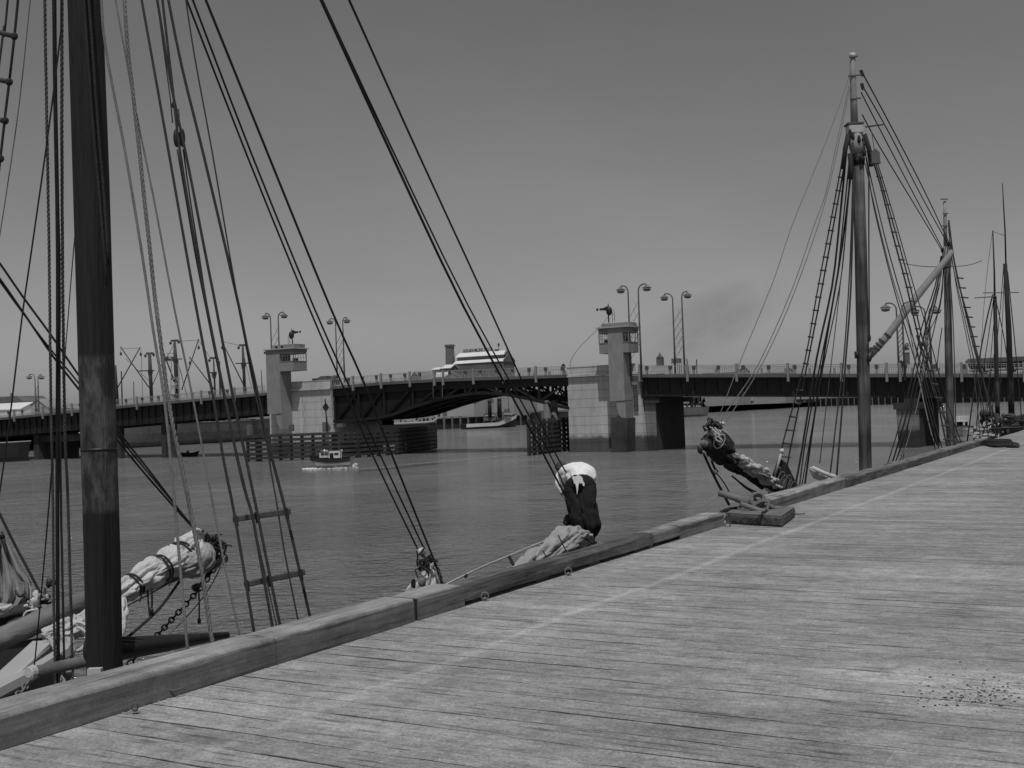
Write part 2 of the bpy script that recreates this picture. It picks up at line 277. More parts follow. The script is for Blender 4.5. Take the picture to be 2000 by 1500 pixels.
# ------------------------------------------------------------------ object helpers
def tag(o, label=None, cat=None, group=None, kind=None):
    if label: o['label'] = label
    if cat: o['category'] = cat
    if group: o['group'] = group
    if kind: o['kind'] = kind
    return o
def thing(name, label, cat, loc, group=None):
    o = bpy.data.objects.new(name, None); COL.objects.link(o); o.location = loc; o.empty_display_size = .3
    return tag(o, label, cat, group)
def wloc(o):
    p = Vector((0, 0, 0))
    while o: p = p + o.location; o = o.parent
    return p
class MB:
    def __init__(s): s.v = []; s.f = []
    def add(s, vs, fs):
        o = len(s.v); s.v += [Vector(p) for p in vs]; s.f += [tuple(i+o for i in f) for f in fs]
    def hexa(s, a):      # 8 corners: bottom 4 ccw, top 4
        s.add(a, [(0, 3, 2, 1), (4, 5, 6, 7), (0, 1, 5, 4), (1, 2, 6, 5), (2, 3, 7, 6), (3, 0, 4, 7)])
    def box(s, s0, s1, t0, t1, z0, z1):
        s.hexa([W(s0, t0, z0), W(s1, t0, z0), W(s1, t1, z0), W(s0, t1, z0), W(s0, t0, z1), W(s1, t0, z1), W(s1, t1, z1), W(s0, t1, z1)])
    def obox(s, c, ax, ay, az):     # centre and three half vectors
        s.hexa([c-ax-ay-az, c+ax-ay-az, c+ax+ay-az, c-ax+ay-az, c-ax-ay+az, c+ax-ay+az, c+ax+ay+az, c-ax+ay+az])
    def prism(s, pts, vec):
        n = len(pts); s.add(list(pts)+[p+vec for p in pts], [tuple(range(n))[::-1], tuple(range(n, 2*n))]+[(i, (i+1) % n, n+(i+1) % n, n+i) for i in range(n)])
    def pxprism(s, px, t, th): s.prism([PT(x, y, t) for x, y in px], U*th)
    def szprism(s, sz, t0, t1): s.prism([W(a, t0, z) for a, z in sz], U*(t1-t0))
    def tube(s, pts, r, seg=6, cap=True, flat=None):
        pts = [Vector(p) for p in pts]; n = len(pts)
        rs = r if isinstance(r, (list, tuple)) else [r]*n
        if len(rs) != n: q_ = [(i/(len(rs)-1), r_) for i, r_ in enumerate(rs)]; rs = [lerp(q_, i/(n-1)) for i in range(n)]
        o = len(s.v); ref = None
        for i, p in enumerate(pts):
            d = (pts[min(i+1, n-1)]-pts[max(i-1, 0)]);
            if d.length < 1e-9: d = Vector((0, 0, 1))
            d.normalize()
            if ref is None: ref = d.orthogonal().normalized()
            a = (ref-d*ref.dot(d)); a = a.normalized() if a.length > 1e-6 else d.orthogonal().normalized()
            ref = a; b = d.cross(a)
            for k in range(seg):
                an = 2*math.pi*k/seg; rr = rs[i] if not flat else rs[i]*flat(i, an)
                s.v.append(p+(a*math.cos(an)+b*math.sin(an))*rr)
        for i in range(n-1):
            for k in range(seg):
                k2 = (k+1) % seg; s.f.append((o+i*seg+k, o+i*seg+k2, o+(i+1)*seg+k2, o+(i+1)*seg+k))
        if cap:
            s.f.append(tuple(o+k for k in range(seg))[::-1]); s.f.append(tuple(o+(n-1)*seg+k for k in range(seg)))
    def torus(s, c, ax1, ax2, R, r, seg=10, rs=5, ell=1.):
        o = len(s.v); nrm = ax1.cross(ax2).normalized()
        for i in range(seg):
            a = 2*math.pi*i/seg; d = ax1*math.cos(a)*ell+ax2*math.sin(a)
            p = c+d*R; dn = (ax1*math.cos(a)+ax2*math.sin(a)).normalized()
            for k in range(rs):
                b = 2*math.pi*k/rs; s.v.append(p+dn*(r*math.cos(b))+nrm*(r*math.sin(b)))
        for i in range(seg):
            for k in range(rs):
                s.f.append((o+i*rs+k, o+((i+1) % seg)*rs+k, o+((i+1) % seg)*rs+(k+1) % rs, o+i*rs+(k+1) % rs))
    def ball(s, c, rx, ry, rz, seg=10, rings=7, ax=None, jit=0, seed=0):
        A = ax or (Vector((1, 0, 0)), Vector((0, 1, 0)), Zv); o = len(s.v)
        for i in range(rings+1):
            ph = math.pi*i/rings
            for k in range(seg):
                a = 2*math.pi*k/seg; d = Vector((math.sin(ph)*math.cos(a), math.sin(ph)*math.sin(a), math.cos(ph)))
                j = 1+jit*noise.noise(d*1.7+Vector((seed, 0, 0)))
                s.v.append(c+A[0]*d.x*rx*j+A[1]*d.y*ry*j+A[2]*d.z*rz*j)
        for i in range(rings):
            for k in range(seg): s.f.append((o+i*seg+k, o+(i+1)*seg+k, o+(i+1)*seg+(k+1) % seg, o+i*seg+(k+1) % seg))
    def build(s, name, m, parent=None, smooth=False, label=None, cat=None, group=None, kind=None, bevel=0):
        me = bpy.data.meshes.new(name); off = wloc(parent) if parent else Vector((0, 0, 0))
        base = Vector((0, 0, 0))
        if parent is None and s.v:
            base = Vector((sum(p.x for p in s.v)/len(s.v), sum(p.y for p in s.v)/len(s.v), min(p.z for p in s.v)))
            off = base
        me.from_pydata([p-off for p in s.v], [], s.f); me.validate(); me.update()
        bm = bmesh.new(); bm.from_mesh(me); bmesh.ops.recalc_face_normals(bm, faces=bm.faces); bm.to_mesh(me); bm.free()
        if smooth:
            for p in me.polygons: p.use_smooth = True
        me.materials.append(M[m]); o = bpy.data.objects.new(name, me); COL.objects.link(o)
        if parent: o.parent = parent
        else: o.location = base
        if bevel:
            b = o.modifiers.new('bevel', 'BEVEL'); b.width = bevel; b.segments = 2; b.limit_method = 'ANGLE'
        return tag(o, label, cat, group, kind)
def copy_tree(o, parent=None, delta=None):
    c = o.copy(); COL.objects.link(c)
    if parent: c.parent = parent
    elif delta: c.location = o.location+delta
    for ch in o.children: copy_tree(ch, c)
    return c
def depth(a, px):
    if isinstance(a, tuple): return PL(px[0], px[1], a[1]).y
    return a
def rpoints(px, a, b, sub=1):
    Ya, Yb = depth(a, px[0]), depth(b, px[-1])
    L = [0]
    for p, q in zip(px, px[1:]): L.append(L[-1]+math.hypot(p[0]-q[0], p[1]-q[1]))
    out = []
    for p, l in zip(px, L):
        k = l/L[-1] if L[-1] else 0; out.append(PY(p[0], p[1], 1/(1/Ya+(1/Yb-1/Ya)*k)))
    return out
def smooth_pts(P, n=4):
    if len(P) < 3: return P
    out = []
    for i in range(len(P)-1):
        p0 = P[max(i-1, 0)]; p1 = P[i]; p2 = P[i+1]; p3 = P[min(i+2, len(P)-1)]
        for k in range(n):
            t = k/n; out.append(.5*((2*p1)+(p2-p0)*t+(2*p0-5*p1+4*p2-p3)*t*t+(3*p1-p0-3*p2+p3)*t**3))
    out.append(P[-1]); return out
def rope(name, px, a, b, wpx, parent, m='rope', head=None, foot=None, twist=False, label=None):
    """px listed top to bottom; a,b depth (or ('L',lateral)) at top and bottom"""
    P = rpoints(px, a, b); r = wpx*.44*P[len(P)//2].y/F
    P = smooth_pts(P, 3)
    if head is not None: P = [head]+P
    if foot is not None: P = P+[foot]
    mb = MB()
    if not twist: mb.tube(P, r, 6)
    else:
        Q = [P[0]]; step = r*1.3
        for p, q in zip(P, P[1:]):
            n = max(1, int((q-p).length/step)); Q += [p.lerp(q, (k+1)/n) for k in range(n)]
        for st in range(3):
            H = []; d0 = None; l = 0
            for i, p in enumerate(Q):
                d = (Q[min(i+1, len(Q)-1)]-Q[max(i-1, 0)]).normalized(); a_ = Vector((1, 0, 0)); a_ = (a_-d*a_.dot(d)).normalized(); b_ = d.cross(a_)
                an = l/(r*9)*2*math.pi+st*2.094; H.append(p+(a_*math.cos(an)+b_*math.sin(an))*r*.5)
                if i+1 < len(Q): l += (Q[i+1]-p).length
            mb.tube(H, r*.55, 5)
    return mb.build(name, m, parent, True, label=label)
def lump(mb, P, rad, folds=5, amp=.16, seg=20, seed=0, nsc=2.5, sub=5, pinch=(), cr=1.):
    """cloth bundle: tube round P with long ridged creases, pinched where it is tied; returns the ties' centres"""
    seg = int(seg*3); sub = sub*2
    Q = smooth_pts([Vector(p) for p in P], sub); n = len(Q); m = len(P)
    R = [lerp([(i/(m-1), r) for i, r in enumerate(rad)], k/(n-1)) for k in range(n)]
    L = sum((q-p).length for p, q in zip(Q, Q[1:])); av = sum(rad)/len(rad)
    def fl(i, an):
        k = i/(n-1); tw = an+k*L/av*.12; l = k*L/av
        v = Vector((math.cos(tw)*1.5+seed*3.1, math.sin(tw)*1.5, l*.28))
        f = 1+amp*.25*math.sin(folds*tw+l*.25+seed)+amp*1.1*noise.noise(Vector((math.cos(an)*1.3+seed, math.sin(an)*1.3, l*.4)))
        f -= cr*amp*1.8*((.26-min(.26, abs(noise.noise(v))))/.26)**2
        v2 = Vector((math.cos(tw)*3.6+seed, math.sin(tw)*3.6, l*.7)); f -= cr*amp*.9*((.2-min(.2, abs(noise.noise(v2))))/.2)**2; v3 = Vector((math.cos(tw)*8+seed, math.sin(tw)*8, l*1.1)); f -= cr*amp*.3*((.2-min(.2, abs(noise.noise(v3))))/.2)**2
        for p in pinch: f *= 1-.22*math.exp(-((k-p)/.028)**2)
        return f
    mb.tube(Q, R, seg, True, fl)
    out = []
    for p in pinch:
        i = min(n-2, max(1, int(p*(n-1)))); out.append((Q[i], (Q[i+1]-Q[i-1]).normalized(), R[i]))
    return out
def ties(root, lst, m='rope', r=.012, k=.86):
    for c, d, R_ in lst:
        e = d.cross(Zv).normalized(); f = d.cross(e).normalized(); mb = MB()
        mb.torus(c, e, f, R_*k, r, 22, 6); mb.torus(c+d*r*2.1, (e+d*.15).normalized(), f, R_*k, r, 22, 6)
        q = c+(e*(1 if e.y < 0 else -1))*R_*k; mb.ball(q, r*2.2, r*2, r*2.2, 7, 5); mb.tube(smooth_pts([q, q-Zv*R_*.5+d*.03, q-Zv*R_*1.1-d*.02]), r*.7, 5)
        mb.build('gasket', m, root, True)
def tangle(mb, cx, cy, Y0, sx, sy, n, r, seed=0):
    """knotted ends, shackles and small blocks round a pixel position, real depth spread about Y0"""
    q = random.Random(seed)
    for i in range(n):
        x, y, yy = q.gauss(cx, sx*.5), q.gauss(cy, sy*.5), Y0+q.uniform(-.08, .08); P = [PY(x, y, yy)]
        for k in range(4): P.append(P[-1]+Vector((q.gauss(0, .045), q.gauss(0, .03), q.gauss(-.012, .045))))
        mb.tube(smooth_pts(P, 3), r*q.uniform(.6, 1.2), 5)
        if i % 3 == 0: mb.ball(P[0], r*2.4, r*1.8, r*3.2, 7, 5, jit=.3, seed=i)
def rough(o, st, size, tex='CLOUDS'):
    t = bpy.data.textures.new('cloth_folds', tex); t.noise_scale = size
    d = o.modifiers.new('folds', 'DISPLACE'); d.texture = t; d.strength = st; d.mid_level = .5; d.texture_coords = 'LOCAL'; return o
def hullmesh(bow, aft, L, beam, zb, zm, zs, zkeel=-.9, n=22):
    """bow = stem head point on the ground plane, aft = unit vector towards the stern"""
    side = Vector((-aft.y, aft.x, 0)); rings = []
    for i in range(n+1):
        x = i/n
        wd = beam/2*(min(1, (x/.33))**.55 if x < .33 else (1 if x < .72 else 1-.35*((x-.72)/.28)**1.6))
        if i == 0: wd = .04
        zr = zb+(zm-zb)*min(1, x/.45)**.8 if x < .45 else zm+(zs-zm)*((x-.45)/.55)**2
        rake = .9*max(0, 1-x*6)
        ring = []
        for k, (kw, kz) in enumerate([(1, 1), (.98, .55), (.93, .22), (.75, 0), (.35, .62), (0, 1)]):
            z = zr*kz if k <= 3 else zkeel*kz
            off = rake*(1-(z-zkeel)/(zr-zkeel))
            ring.append((bow+aft*(L*x+off), wd*kw, z))
        rings.append(ring)
    mb = MB(); cap = MB(); dk = MB()
    m = 6
    for sg in (1, -1):
        vs = []
        for ring in rings: vs += [c+side*(w_*sg)+Zv*z for c, w_, z in ring]
        mb.add(vs, [(i*m+k, (i+1)*m+k, (i+1)*m+k+1, i*m+k+1) for i in range(n) for k in range(m-1)])
        cap.tube([r[0][0]+side*(r[0][1]*sg)+Zv*(r[0][2]+.03) for r in rings], .09, 6)
    last = rings[-1]
    mb.add([last[k][0]+side*last[k][1]+Zv*last[k][2] for k in range(m)]+[last[k][0]-side*last[k][1]+Zv*last[k][2] for k in range(m)],
           [(k, k+1, m+k+1, m+k) for k in range(m-1)])
    vs = []
    for r in rings: vs += [r[0][0]+side*r[0][1]*.97+Zv*(r[0][2]-.55), r[0][0]-side*r[0][1]*.97+Zv*(r[0][2]-.55)]
    dk.add(vs, [(2*i, 2*i+1, 2*i+3, 2*i+2) for i in range(n)])
    return mb, cap, dk
def skin_obj(name, pts, edges, radii, m, parent, sub=2, root=0):
    me = bpy.data.meshes.new(name); off = wloc(parent); me.from_pydata([Vector(p)-off for p in pts], edges, [])
    o = bpy.data.objects.new(name, me); COL.objects.link(o); o.parent = parent
    sm = o.modifiers.new('skin', 'SKIN'); sm.use_smooth_shade = True
    for v_, r in zip(me.skin_vertices[0].data, radii): v_.radius = (r, r) if not isinstance(r, tuple) else r
    for i, v_ in enumerate(me.skin_vertices[0].data): v_.use_root = (i == root)
    ss = o.modifiers.new('sub', 'SUBSURF'); ss.levels = sub; ss.render_levels = sub
    me.materials.append(M[m]); return o
# ================================================================== SETTING: water, wharf, far bank
mb = MB(); mb.add([(-4000, -300, 0), (4000, -300, 0), (4000, 7000, 0), (-4000, 7000, 0)], [(0, 1, 2, 3)])
mb.build('water', 'water', kind='structure')
WD = 4.4
mb = MB(); mb.box(-5.44, 45, -12, 130, WD-.22, WD); mb.build('wharf_deck', 'plank', kind='structure')
mb = MB(); mb.box(-5.46, -5.1, -12, 130, WD-.6, WD-.23)
for i in range(36):
    t = -10+i*4.
    for s in (-5.25, -1.5, 2.5):
        mb.tube([W(s, t, -2), W(s, t, WD-.24)], .2, 8)
mb.build('wharf_substructure', 'pile', kind='structure')
# kerb timbers: alongs of their ends come from the joints seen in the photo
def al(px):
    y = 1458-.3*px if px < 1420 else 1032-.324*(px-1420)
    return PL(px, y, -5.12).dot(U)
kerb = thing('timber_kerb', 'long squared timber kerb along the edge of the plank wharf', 'kerb', W(-5.28, 6, WD))
def kerb_beam(t0, t1, z0, z1, m, rough, label=None, inner=-5.12, outer=-5.43, seed=0):
    mb = MB(); n = max(4, int((t1-t0)/.11)); n = min(n, 130); rings = []
    c = .022
    prof = [(inner, z0), (inner, z1-c), (inner-c, z1), ((inner+outer)/2, z1+.004), (outer+c, z1), (outer, z1-c), (outer, z0)]
    for i in range(n+1):
        t = t0+(t1-t0)*i/n; r = []
        for k, (s, z) in enumerate(prof):
            q = Vector((k*1.3+seed, t*.9, 0)); j = noise.noise(q)*rough+noise.noise(Vector((k*2.1, t*4.5, seed)))*rough*.5
            j2 = noise.noise(Vector((k*1.7, t*1.1, seed+5.)))*rough
            if k in (0, 6): j2 = j2*.4 if z0 > WD+.01 else 0
            if k == 2 or k == 1: j2 -= max(0, noise.noise(Vector((t*2.3, seed, 3.)))-.1)*rough*1.6
            r.append(W(s+j*.8, t, z+j2))
        rings += r
    m_ = len(prof); mb.add(rings, [(i*m_+k, (i+1)*m_+k, (i+1)*m_+k+1, i*m_+k+1) for i in range(n) for k in range(m_-1)]+[(i*m_, i*m_+m_-1, (i+1)*m_+m_-1, (i+1)*m_) for i in range(n)]+[tuple(range(m_)), tuple(n*m_+k for k in range(m_))[::-1]])
    return mb.build('kerb_beam', m, kerb, False, label)
a1, a2, a3, a4, a5, a6, a7 = al(540), al(815), al(908), al(1276), al(1415), al(1505), al(1652)
kerb_beam(-6, a1-.004, WD+.004, WD+.175, 'kerb', .012, 'smooth squared timber', seed=1)
kerb_beam(a1+.004, a2-.03, WD+.004, WD+.175, 'kerb', .013, seed=2)
kerb_beam(a2+.035, a3-.006, WD+.004, WD+.17, 'kerb', .013, seed=3)
kerb_beam(a3+.006, a4, WD+.04, WD+.15, 'kerb_rough', .018, 'rough weathered log raised on packers', seed=4, outer=-5.37)
kerb_beam(a4+.02, a4+(a5-a4)*.35, WD+.045, WD+.16, 'kerb', .012, seed=5, outer=-5.38)
kerb_beam(a4+(a5-a4)*.35+.01, a5, WD+.004, WD+.165, 'kerb', .012, seed=6, outer=-5.4)
kerb_beam(a6, a7-.02, WD+.004, WD+.18, 'kerb', .016, seed=7)
kerb_beam(a7+.02, al(1800), WD+.006, WD+.165, 'kerb_rough', .022, seed=8, inner=-5.1, outer=-5.41)
kerb_beam(al(1800)+.03, 38.6, WD+.006, WD+.17, 'kerb_rough', .022, seed=9, inner=-5.1, outer=-5.41)
for a, bb in ((a3, a4), (a4, a4+(a5-a4)*.35)):
    mb = MB()
    for k in range(4):
        t = a+.3+(bb-a-.6)*k/3; mb.box(-5.33, -5.16, t-.12, t+.12, WD+.003, WD+.055)
    mb.build('kerb_packer', 'kerb_rough', kerb)
mb = MB(); mb.box(-5.40, -5.14, a2-.028, a2+.033, WD+.004, WD+.165); mb.build('joint_iron', 'dark', kerb)
# ring bolts along the kerb
def ringbolt(px, py, label, bent=False, m='iron'):
    p = PZ(px, py, WD+.02); r = thing('ring_bolt', label, 'ring bolt', p, 'ring bolts along the kerb')
    mb = MB()
    if bent:
        mb.tube([p+Vector((-.03, 0, .0)), p+Vector((-.02, 0, .05)), p+Vector((.05, .0, .02)), p+Vector((.11, .02, .03))], .009, 6)
        mb.tube([p+Vector((.03, 0, .0)), p+Vector((.0, .02, .06)), p+Vector((-.05, .0, .04))], .008, 6)
    else: k_ = min(1., p.y/10); mb.torus(p+Vector((0, 0, .025)), V*.8+U*.6, Zv, .045*k_-.012, .006, 12, 6)
    mb.build('ring', m, r, True)
    mb = MB(); mb.ball(p+Vector((0, 0, .006)), .018, .018, .012, 8, 5); mb.build('bolt_head', m, r, True)
ringbolt(320, 1357, 'bent iron staple with a twisted tail beside the nearest kerb timber', True)
ringbolt(264, 1388, 'small iron ring bolt on a gritty patch nearest the left of the wharf')
ringbolt(947, 1170, 'pale iron ring standing beside the dark gap under the rough log kerb', m='ironpale')
ringbolt(1110, 1121, 'pale iron ring beside the middle of the rough log kerb', m='ironpale')
ringbolt(1268, 1068, 'dark iron ring bolt at the far end of the rough log kerb')
# crumbs of broken stone and coal lying on the deck
mb = MB()
for i in range(260):
    px = rnd.gauss(1895, 52); py = rnd.gauss(1352, 17)+(px-1895)*.02
    if px > 2050: continue
    p = PZ(px, py, WD+.002); s = .0022+.007*rnd.random()**5
    mb.ball(p, s*rnd.uniform(.8, 1.8), s, s*.7, 6, 4, jit=.5, seed=i)
mb.build('spilled_grit', 'pile', label='dark crumbs of stone and coal scattered on the wharf planks', cat='grit', kind='stuff')
mb = MB()
for i in range(900):
    px = rnd.gauss(1890, 75); py = rnd.gauss(1340, 22); p = PZ(px, py, WD+.001); s = .002+.008*rnd.random()**3
    mb.ball(p, s*rnd.uniform(.8, 2.2), s*1.3, s*.35, 6, 3, jit=.5, seed=i)
for i in range(220):
    px = rnd.gauss(285, 32); py = 1368+rnd.gauss(0, 7)-(px-285)*.25; p = PZ(px, py, WD+.003); s = rnd.uniform(.003, .009)
    mb.ball(p, s*1.5, s, s*.4, 6, 3, jit=.5, seed=i)
mb.build('chalky_dust', 'shedpale', label='pale dust and chips spread on the wharf planks', cat='dust', kind='stuff')
# far bank land
mb = MB()
SB = -250.
mb.add([W(SB, 60, 3.9), W(SB, 300, 3.9), W(SB+5, 330, 3.9), W(SB+5, 925, 3.9), W(SB+8, 1060, 3.9), W(900, 1060, 3.9), W(2500, 1060, 3.9), W(2500, 4500, 3.9), W(-4500, 4500, 3.9), W(-4500, 60, 3.9)], [tuple(range(10))])
mb.build('far_bank', 'land', kind='structure')
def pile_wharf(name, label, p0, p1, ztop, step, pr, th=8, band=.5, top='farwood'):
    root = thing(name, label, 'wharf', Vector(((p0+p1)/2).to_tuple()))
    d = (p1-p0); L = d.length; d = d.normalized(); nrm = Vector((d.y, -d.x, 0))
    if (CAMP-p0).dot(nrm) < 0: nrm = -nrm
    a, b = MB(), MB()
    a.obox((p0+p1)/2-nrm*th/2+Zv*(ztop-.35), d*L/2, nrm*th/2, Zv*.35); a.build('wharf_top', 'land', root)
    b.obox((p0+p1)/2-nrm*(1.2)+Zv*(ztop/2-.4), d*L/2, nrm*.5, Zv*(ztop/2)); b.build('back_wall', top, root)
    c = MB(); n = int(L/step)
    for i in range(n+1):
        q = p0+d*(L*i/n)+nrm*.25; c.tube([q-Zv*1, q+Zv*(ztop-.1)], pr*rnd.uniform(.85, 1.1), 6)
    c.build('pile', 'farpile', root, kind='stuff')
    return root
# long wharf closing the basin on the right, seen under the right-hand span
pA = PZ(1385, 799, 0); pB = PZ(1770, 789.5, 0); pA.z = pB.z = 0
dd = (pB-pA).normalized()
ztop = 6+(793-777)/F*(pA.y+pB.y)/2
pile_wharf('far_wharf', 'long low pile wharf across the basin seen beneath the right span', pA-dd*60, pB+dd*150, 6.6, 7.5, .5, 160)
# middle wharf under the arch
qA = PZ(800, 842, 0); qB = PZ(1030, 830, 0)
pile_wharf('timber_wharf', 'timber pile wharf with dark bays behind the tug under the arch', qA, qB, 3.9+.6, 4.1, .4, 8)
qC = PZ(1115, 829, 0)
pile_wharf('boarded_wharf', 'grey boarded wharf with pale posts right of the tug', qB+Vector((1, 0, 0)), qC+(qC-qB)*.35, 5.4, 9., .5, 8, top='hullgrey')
# ================================================================== BRIDGE
DZ = [(-330, 3.2), (-190, 7.95), (-185, 8.1), (-153, 9.28), (-130.7, 9.93), (-121, 10.25), (-110, 10.6), (-101, 10.83), (-90.6, 10.83), (-71, 10.5), (-60, 10.03), (-40.6, 9.18), (-20.7, 8.27), (40, 5.5)]
GB = [(-330, -.2), (-190, 4.5), (-168, 5.3), (-150, 5.95), (-127, 6.75), (-124, 6.85), (-60, 7.15), (-54.8, 6.98), (-22.4, 5.66), (40, 3.1)]
zd = lambda s: lerp(DZ, s); zg = lambda s: lerp(GB, s)
BW = 12.5
bridge = thing('road_bridge', 'steel road bridge with an arched opening span between two concrete piers', 'bridge', W(-65, T0+6, 0))
def span_strip(mb, s0, s1, f0, f1, t0, t1, step=3.):
    n = max(1, int(abs(s1-s0)/step)); 
    for i in range(n):
        a = s0+(s1-s0)*i/n; b = s0+(s1-s0)*(i+1)/n
        mb.hexa([W(a, t0, f0(a)), W(b, t0, f0(b)), W(b, t1, f0(b)), W(a, t1, f0(a)), W(a, t0, f1(a)), W(b, t0, f1(b)), W(b, t1, f1(b)), W(a, t1, f1(a))])
for s0, s1 in ((-330, -124.4), (-111, -70.9), (-60.3, 40)):
    mb = MB(); span_strip(mb, s0, s1, lambda s: zd(s)-.42, zd, T0-.55, T0+BW+.55); mb.build('deck', 'edge', bridge)
mb = MB(); span_strip(mb, -330, 40, lambda s: zd(s)+.004, lambda s: zd(s)+.03, T0+1.8, T0+BW-1.8); mb.build('roadway', 'road', bridge)
# approach plate girders with stiffeners
for s0, s1 in ((-330, -124.2), (-60.2, 40)):
    for t in (T0+.35, T0+4.2, T0+8.2, T0+BW-.6):
        mb = MB(); span_strip(mb, s0, s1, zg, lambda s: zd(s)-.42, t, t+.1)
        span_strip(mb, s0, s1, lambda s: zg(s)-.06, zg, t-.2, t+.3)
        if t < T0+1:
            k = 0; s = s0+.4
            while s < s1-.2:
                mb.box(s, s+(.32 if k % 4 == 0 else .09), t-.2, t, zg(s)+.01, zd(s)-.5); s += 1.62; k += 1
            mb.build('plate_girder', 'steel', bridge)
        else: mb.build('plate_girder', 'steel2', bridge)
# bascule leaves: arched truss girders
ARC = [(-111.5, 5.0), (-105.5, 5.15), (-101, 5.5), (-96.5, 6.75), (-92.1, 7.7), (-88, 8.2), (-84.9, 8.43), (-81, 8.0), (-76.8, 7.15), (-71, 5.65)]
za = lambda s: lerp(ARC, s)
PP = [-111, -106.4, -101.7, -96.5, -91.4, -87.4, -85.6, -80.65, -75.5, -71.0]
def smooth_arc(s):
    return sum(za(s+d) for d in (-1.5, -.75, 0, .75, 1.5))/5
for j, t in enumerate((T0-.1, T0+3.9, T0+7.9, T0+BW-.3)):
    mb = MB()
    span_strip(mb, -111.3, -70.9, smooth_arc, lambda s: smooth_arc(s)+.42, t, t+.45, 1.)
    span_strip(mb, -111.3, -70.9, lambda s: zd(s)-(1.55 if j == 0 else 1.2), lambda s: zd(s)-.42, t+.1, t+.3, 2.)
    up = 1
    for a, b in zip(PP, PP[1:]):
        mb.hexa([W(a-.14, t+.05, smooth_arc(a)), W(a+.14, t+.05, smooth_arc(a)), W(a+.14, t+.4, smooth_arc(a)), W(a-.14, t+.4, smooth_arc(a)),
                 W(a-.14, t+.05, zd(a)-.5), W(a+.14, t+.05, zd(a)-.5), W(a+.14, t+.4, zd(a)-.5), W(a-.14, t+.4, zd(a)-.5)])
        mid = (PP[0]+PP[-1])/2
        p, q = (W(a, t+.2, zd(a)-.9), W(b, t+.2, smooth_arc(b)+.2)) if (a > -87) else (W(b, t+.2, zd(b)-.9), W(a, t+.2, smooth_arc(a)+.2))
        if a > -77: p, q = W(b, t+.2, zd(b)-1.), W(a, t+.2, smooth_arc(a)+.2)
        mb.tube([p, q], .2, 4)
    mb.build('arched_girder', 'steel2', bridge)
    if j in (0, 1, 3):      # boxed-in heel of the leaf and its counterweight
        mb = MB(); mb.szprism([(-111.2, smooth_arc(-111)), (-105.5, smooth_arc(-105.5)), (-101, smooth_arc(-101)), (-96, smooth_arc(-96)), (-92.3, smooth_arc(-92.3)), (-90.5, smooth_arc(-90.5)+.3), (-90.2, zd(-90)-.5), (-111.2, zd(-111)-.5)], t+.5, t+.8)
        mb.build('counterweight', 'black', bridge)
mb = MB()
for s in PP:
    mb.box(s-.12, s+.12, T0+.3, T0+BW, zd(s)-1.3, zd(s)-.45)
    for t in (T0, T0+4, T0+8):
        mb.tube([W(s, t+.2, smooth_arc(s)+.2), W(s, t+4.1, zd(s)-.8)], .1, 4); mb.tube([W(s, t+4.1, smooth_arc(s)+.2), W(s, t+.2, zd(s)-.8)], .1, 4)
        mb.tube([W(s, t+.2, smooth_arc(s)+.2), W(s, t+4.1, smooth_arc(s)+.2)], .12, 4)
for s in (-79, -76, -73.5, -98, -94, -90):
    for t in (T0+2, T0+6, T0+10): mb.tube([W(s-1.2, t, smooth_arc(s)+.5), W(s, t+.5, zd(s)-.7)], .07, 4); mb.tube([W(s+1.2, t, smooth_arc(s)+.5), W(s, t+.5, zd(s)-.7)], .07, 4)
mb.build('cross_bracing', 'steel2', bridge)
for s in (-92.5, -90.9):     # light hangers and gantry beneath the crown
    mb = MB(); mb.tube([W(s, T0-.6, zd(s)-.4), W(s, T0-.6, zd(s)-2.6)], .06, 5); mb.build('hanger_rod', 'railing_x' if False else 'farpile', bridge)
mb = MB(); mb.box(-93.2, -88.6, T0-1., T0-.3, 8.05, 8.16); mb.build('inspection_gantry', 'steel', bridge)
# railings (pickets belong to their panel) and posts
def railing(s0, s1, t, m='rail'):
    mb = MB(); span_strip(mb, s0, s1, lambda s: zd(s)+1.08, lambda s: zd(s)+1.15, t-.03, t+.05, 2.5)
    span_strip(mb, s0, s1, lambda s: zd(s)+.9, lambda s: zd(s)+.94, t-.02, t+.03, 2.5)
    span_strip(mb, s0, s1, lambda s: zd(s)+.08, lambda s: zd(s)+.14, t-.02, t+.04, 2.5)
    n = int((s1-s0)/.27)
    for i in range(n):
        s = s0+(i+.5)*(s1-s0)/n; mb.box(s-.018, s+.018, t-.015, t+.015, zd(s)+.1, zd(s)+1.1)
    return mb.build('railing', m, bridge)
for s0, s1 in ((-230, -124.6), (-111.6, -71.2), (-60.2, 12)):
    railing(s0, s1, T0-.25); railing(s0, s1, T0+BW+.2)
near = [-200.8, -193, -185.2, -177.3, -169.5, -161.5, -153.1, -145.6, -138.1, -130.8, -106.9, -101.7, -96.5, -92.2, -90.7, -85.6, -80.65, -75.53, -60.15, -53.56, -47.06, -40.58, -34.15, -28.9, -27.4, -20.69, -14.2, -7.6]
for s in near:
    mb = MB(); mb.box(s-.13, s+.13, T0-.74, T0-.46, zd(s)-.95, zd(s)+1.3); mb.build('railing_post', 'post', bridge)
s = -199.
while s < 0:
    if not (-125 < s < -111 or -71.5 < s < -60):
        mb = MB(); mb.box(s-.13, s+.13, T0-.32, T0-.12, zd(s), zd(s)+.62); mb.build('baluster', 'post', bridge)
        mb = MB(); mb.box(s-.2, s+.2, T0-.36, T0-.1, zd(s)+.62, zd(s)+1.06); mb.build('baluster_block', 'posttop', bridge)
        mb = MB(); mb.box(s+1.4, s+1.65, T0+BW+.05, T0+BW+.35, zd(s), zd(s)+.8); mb.build('baluster', 'post', bridge)
    s += 3.24 if s > -71 else (2.6 if s > -115 else 3.9)
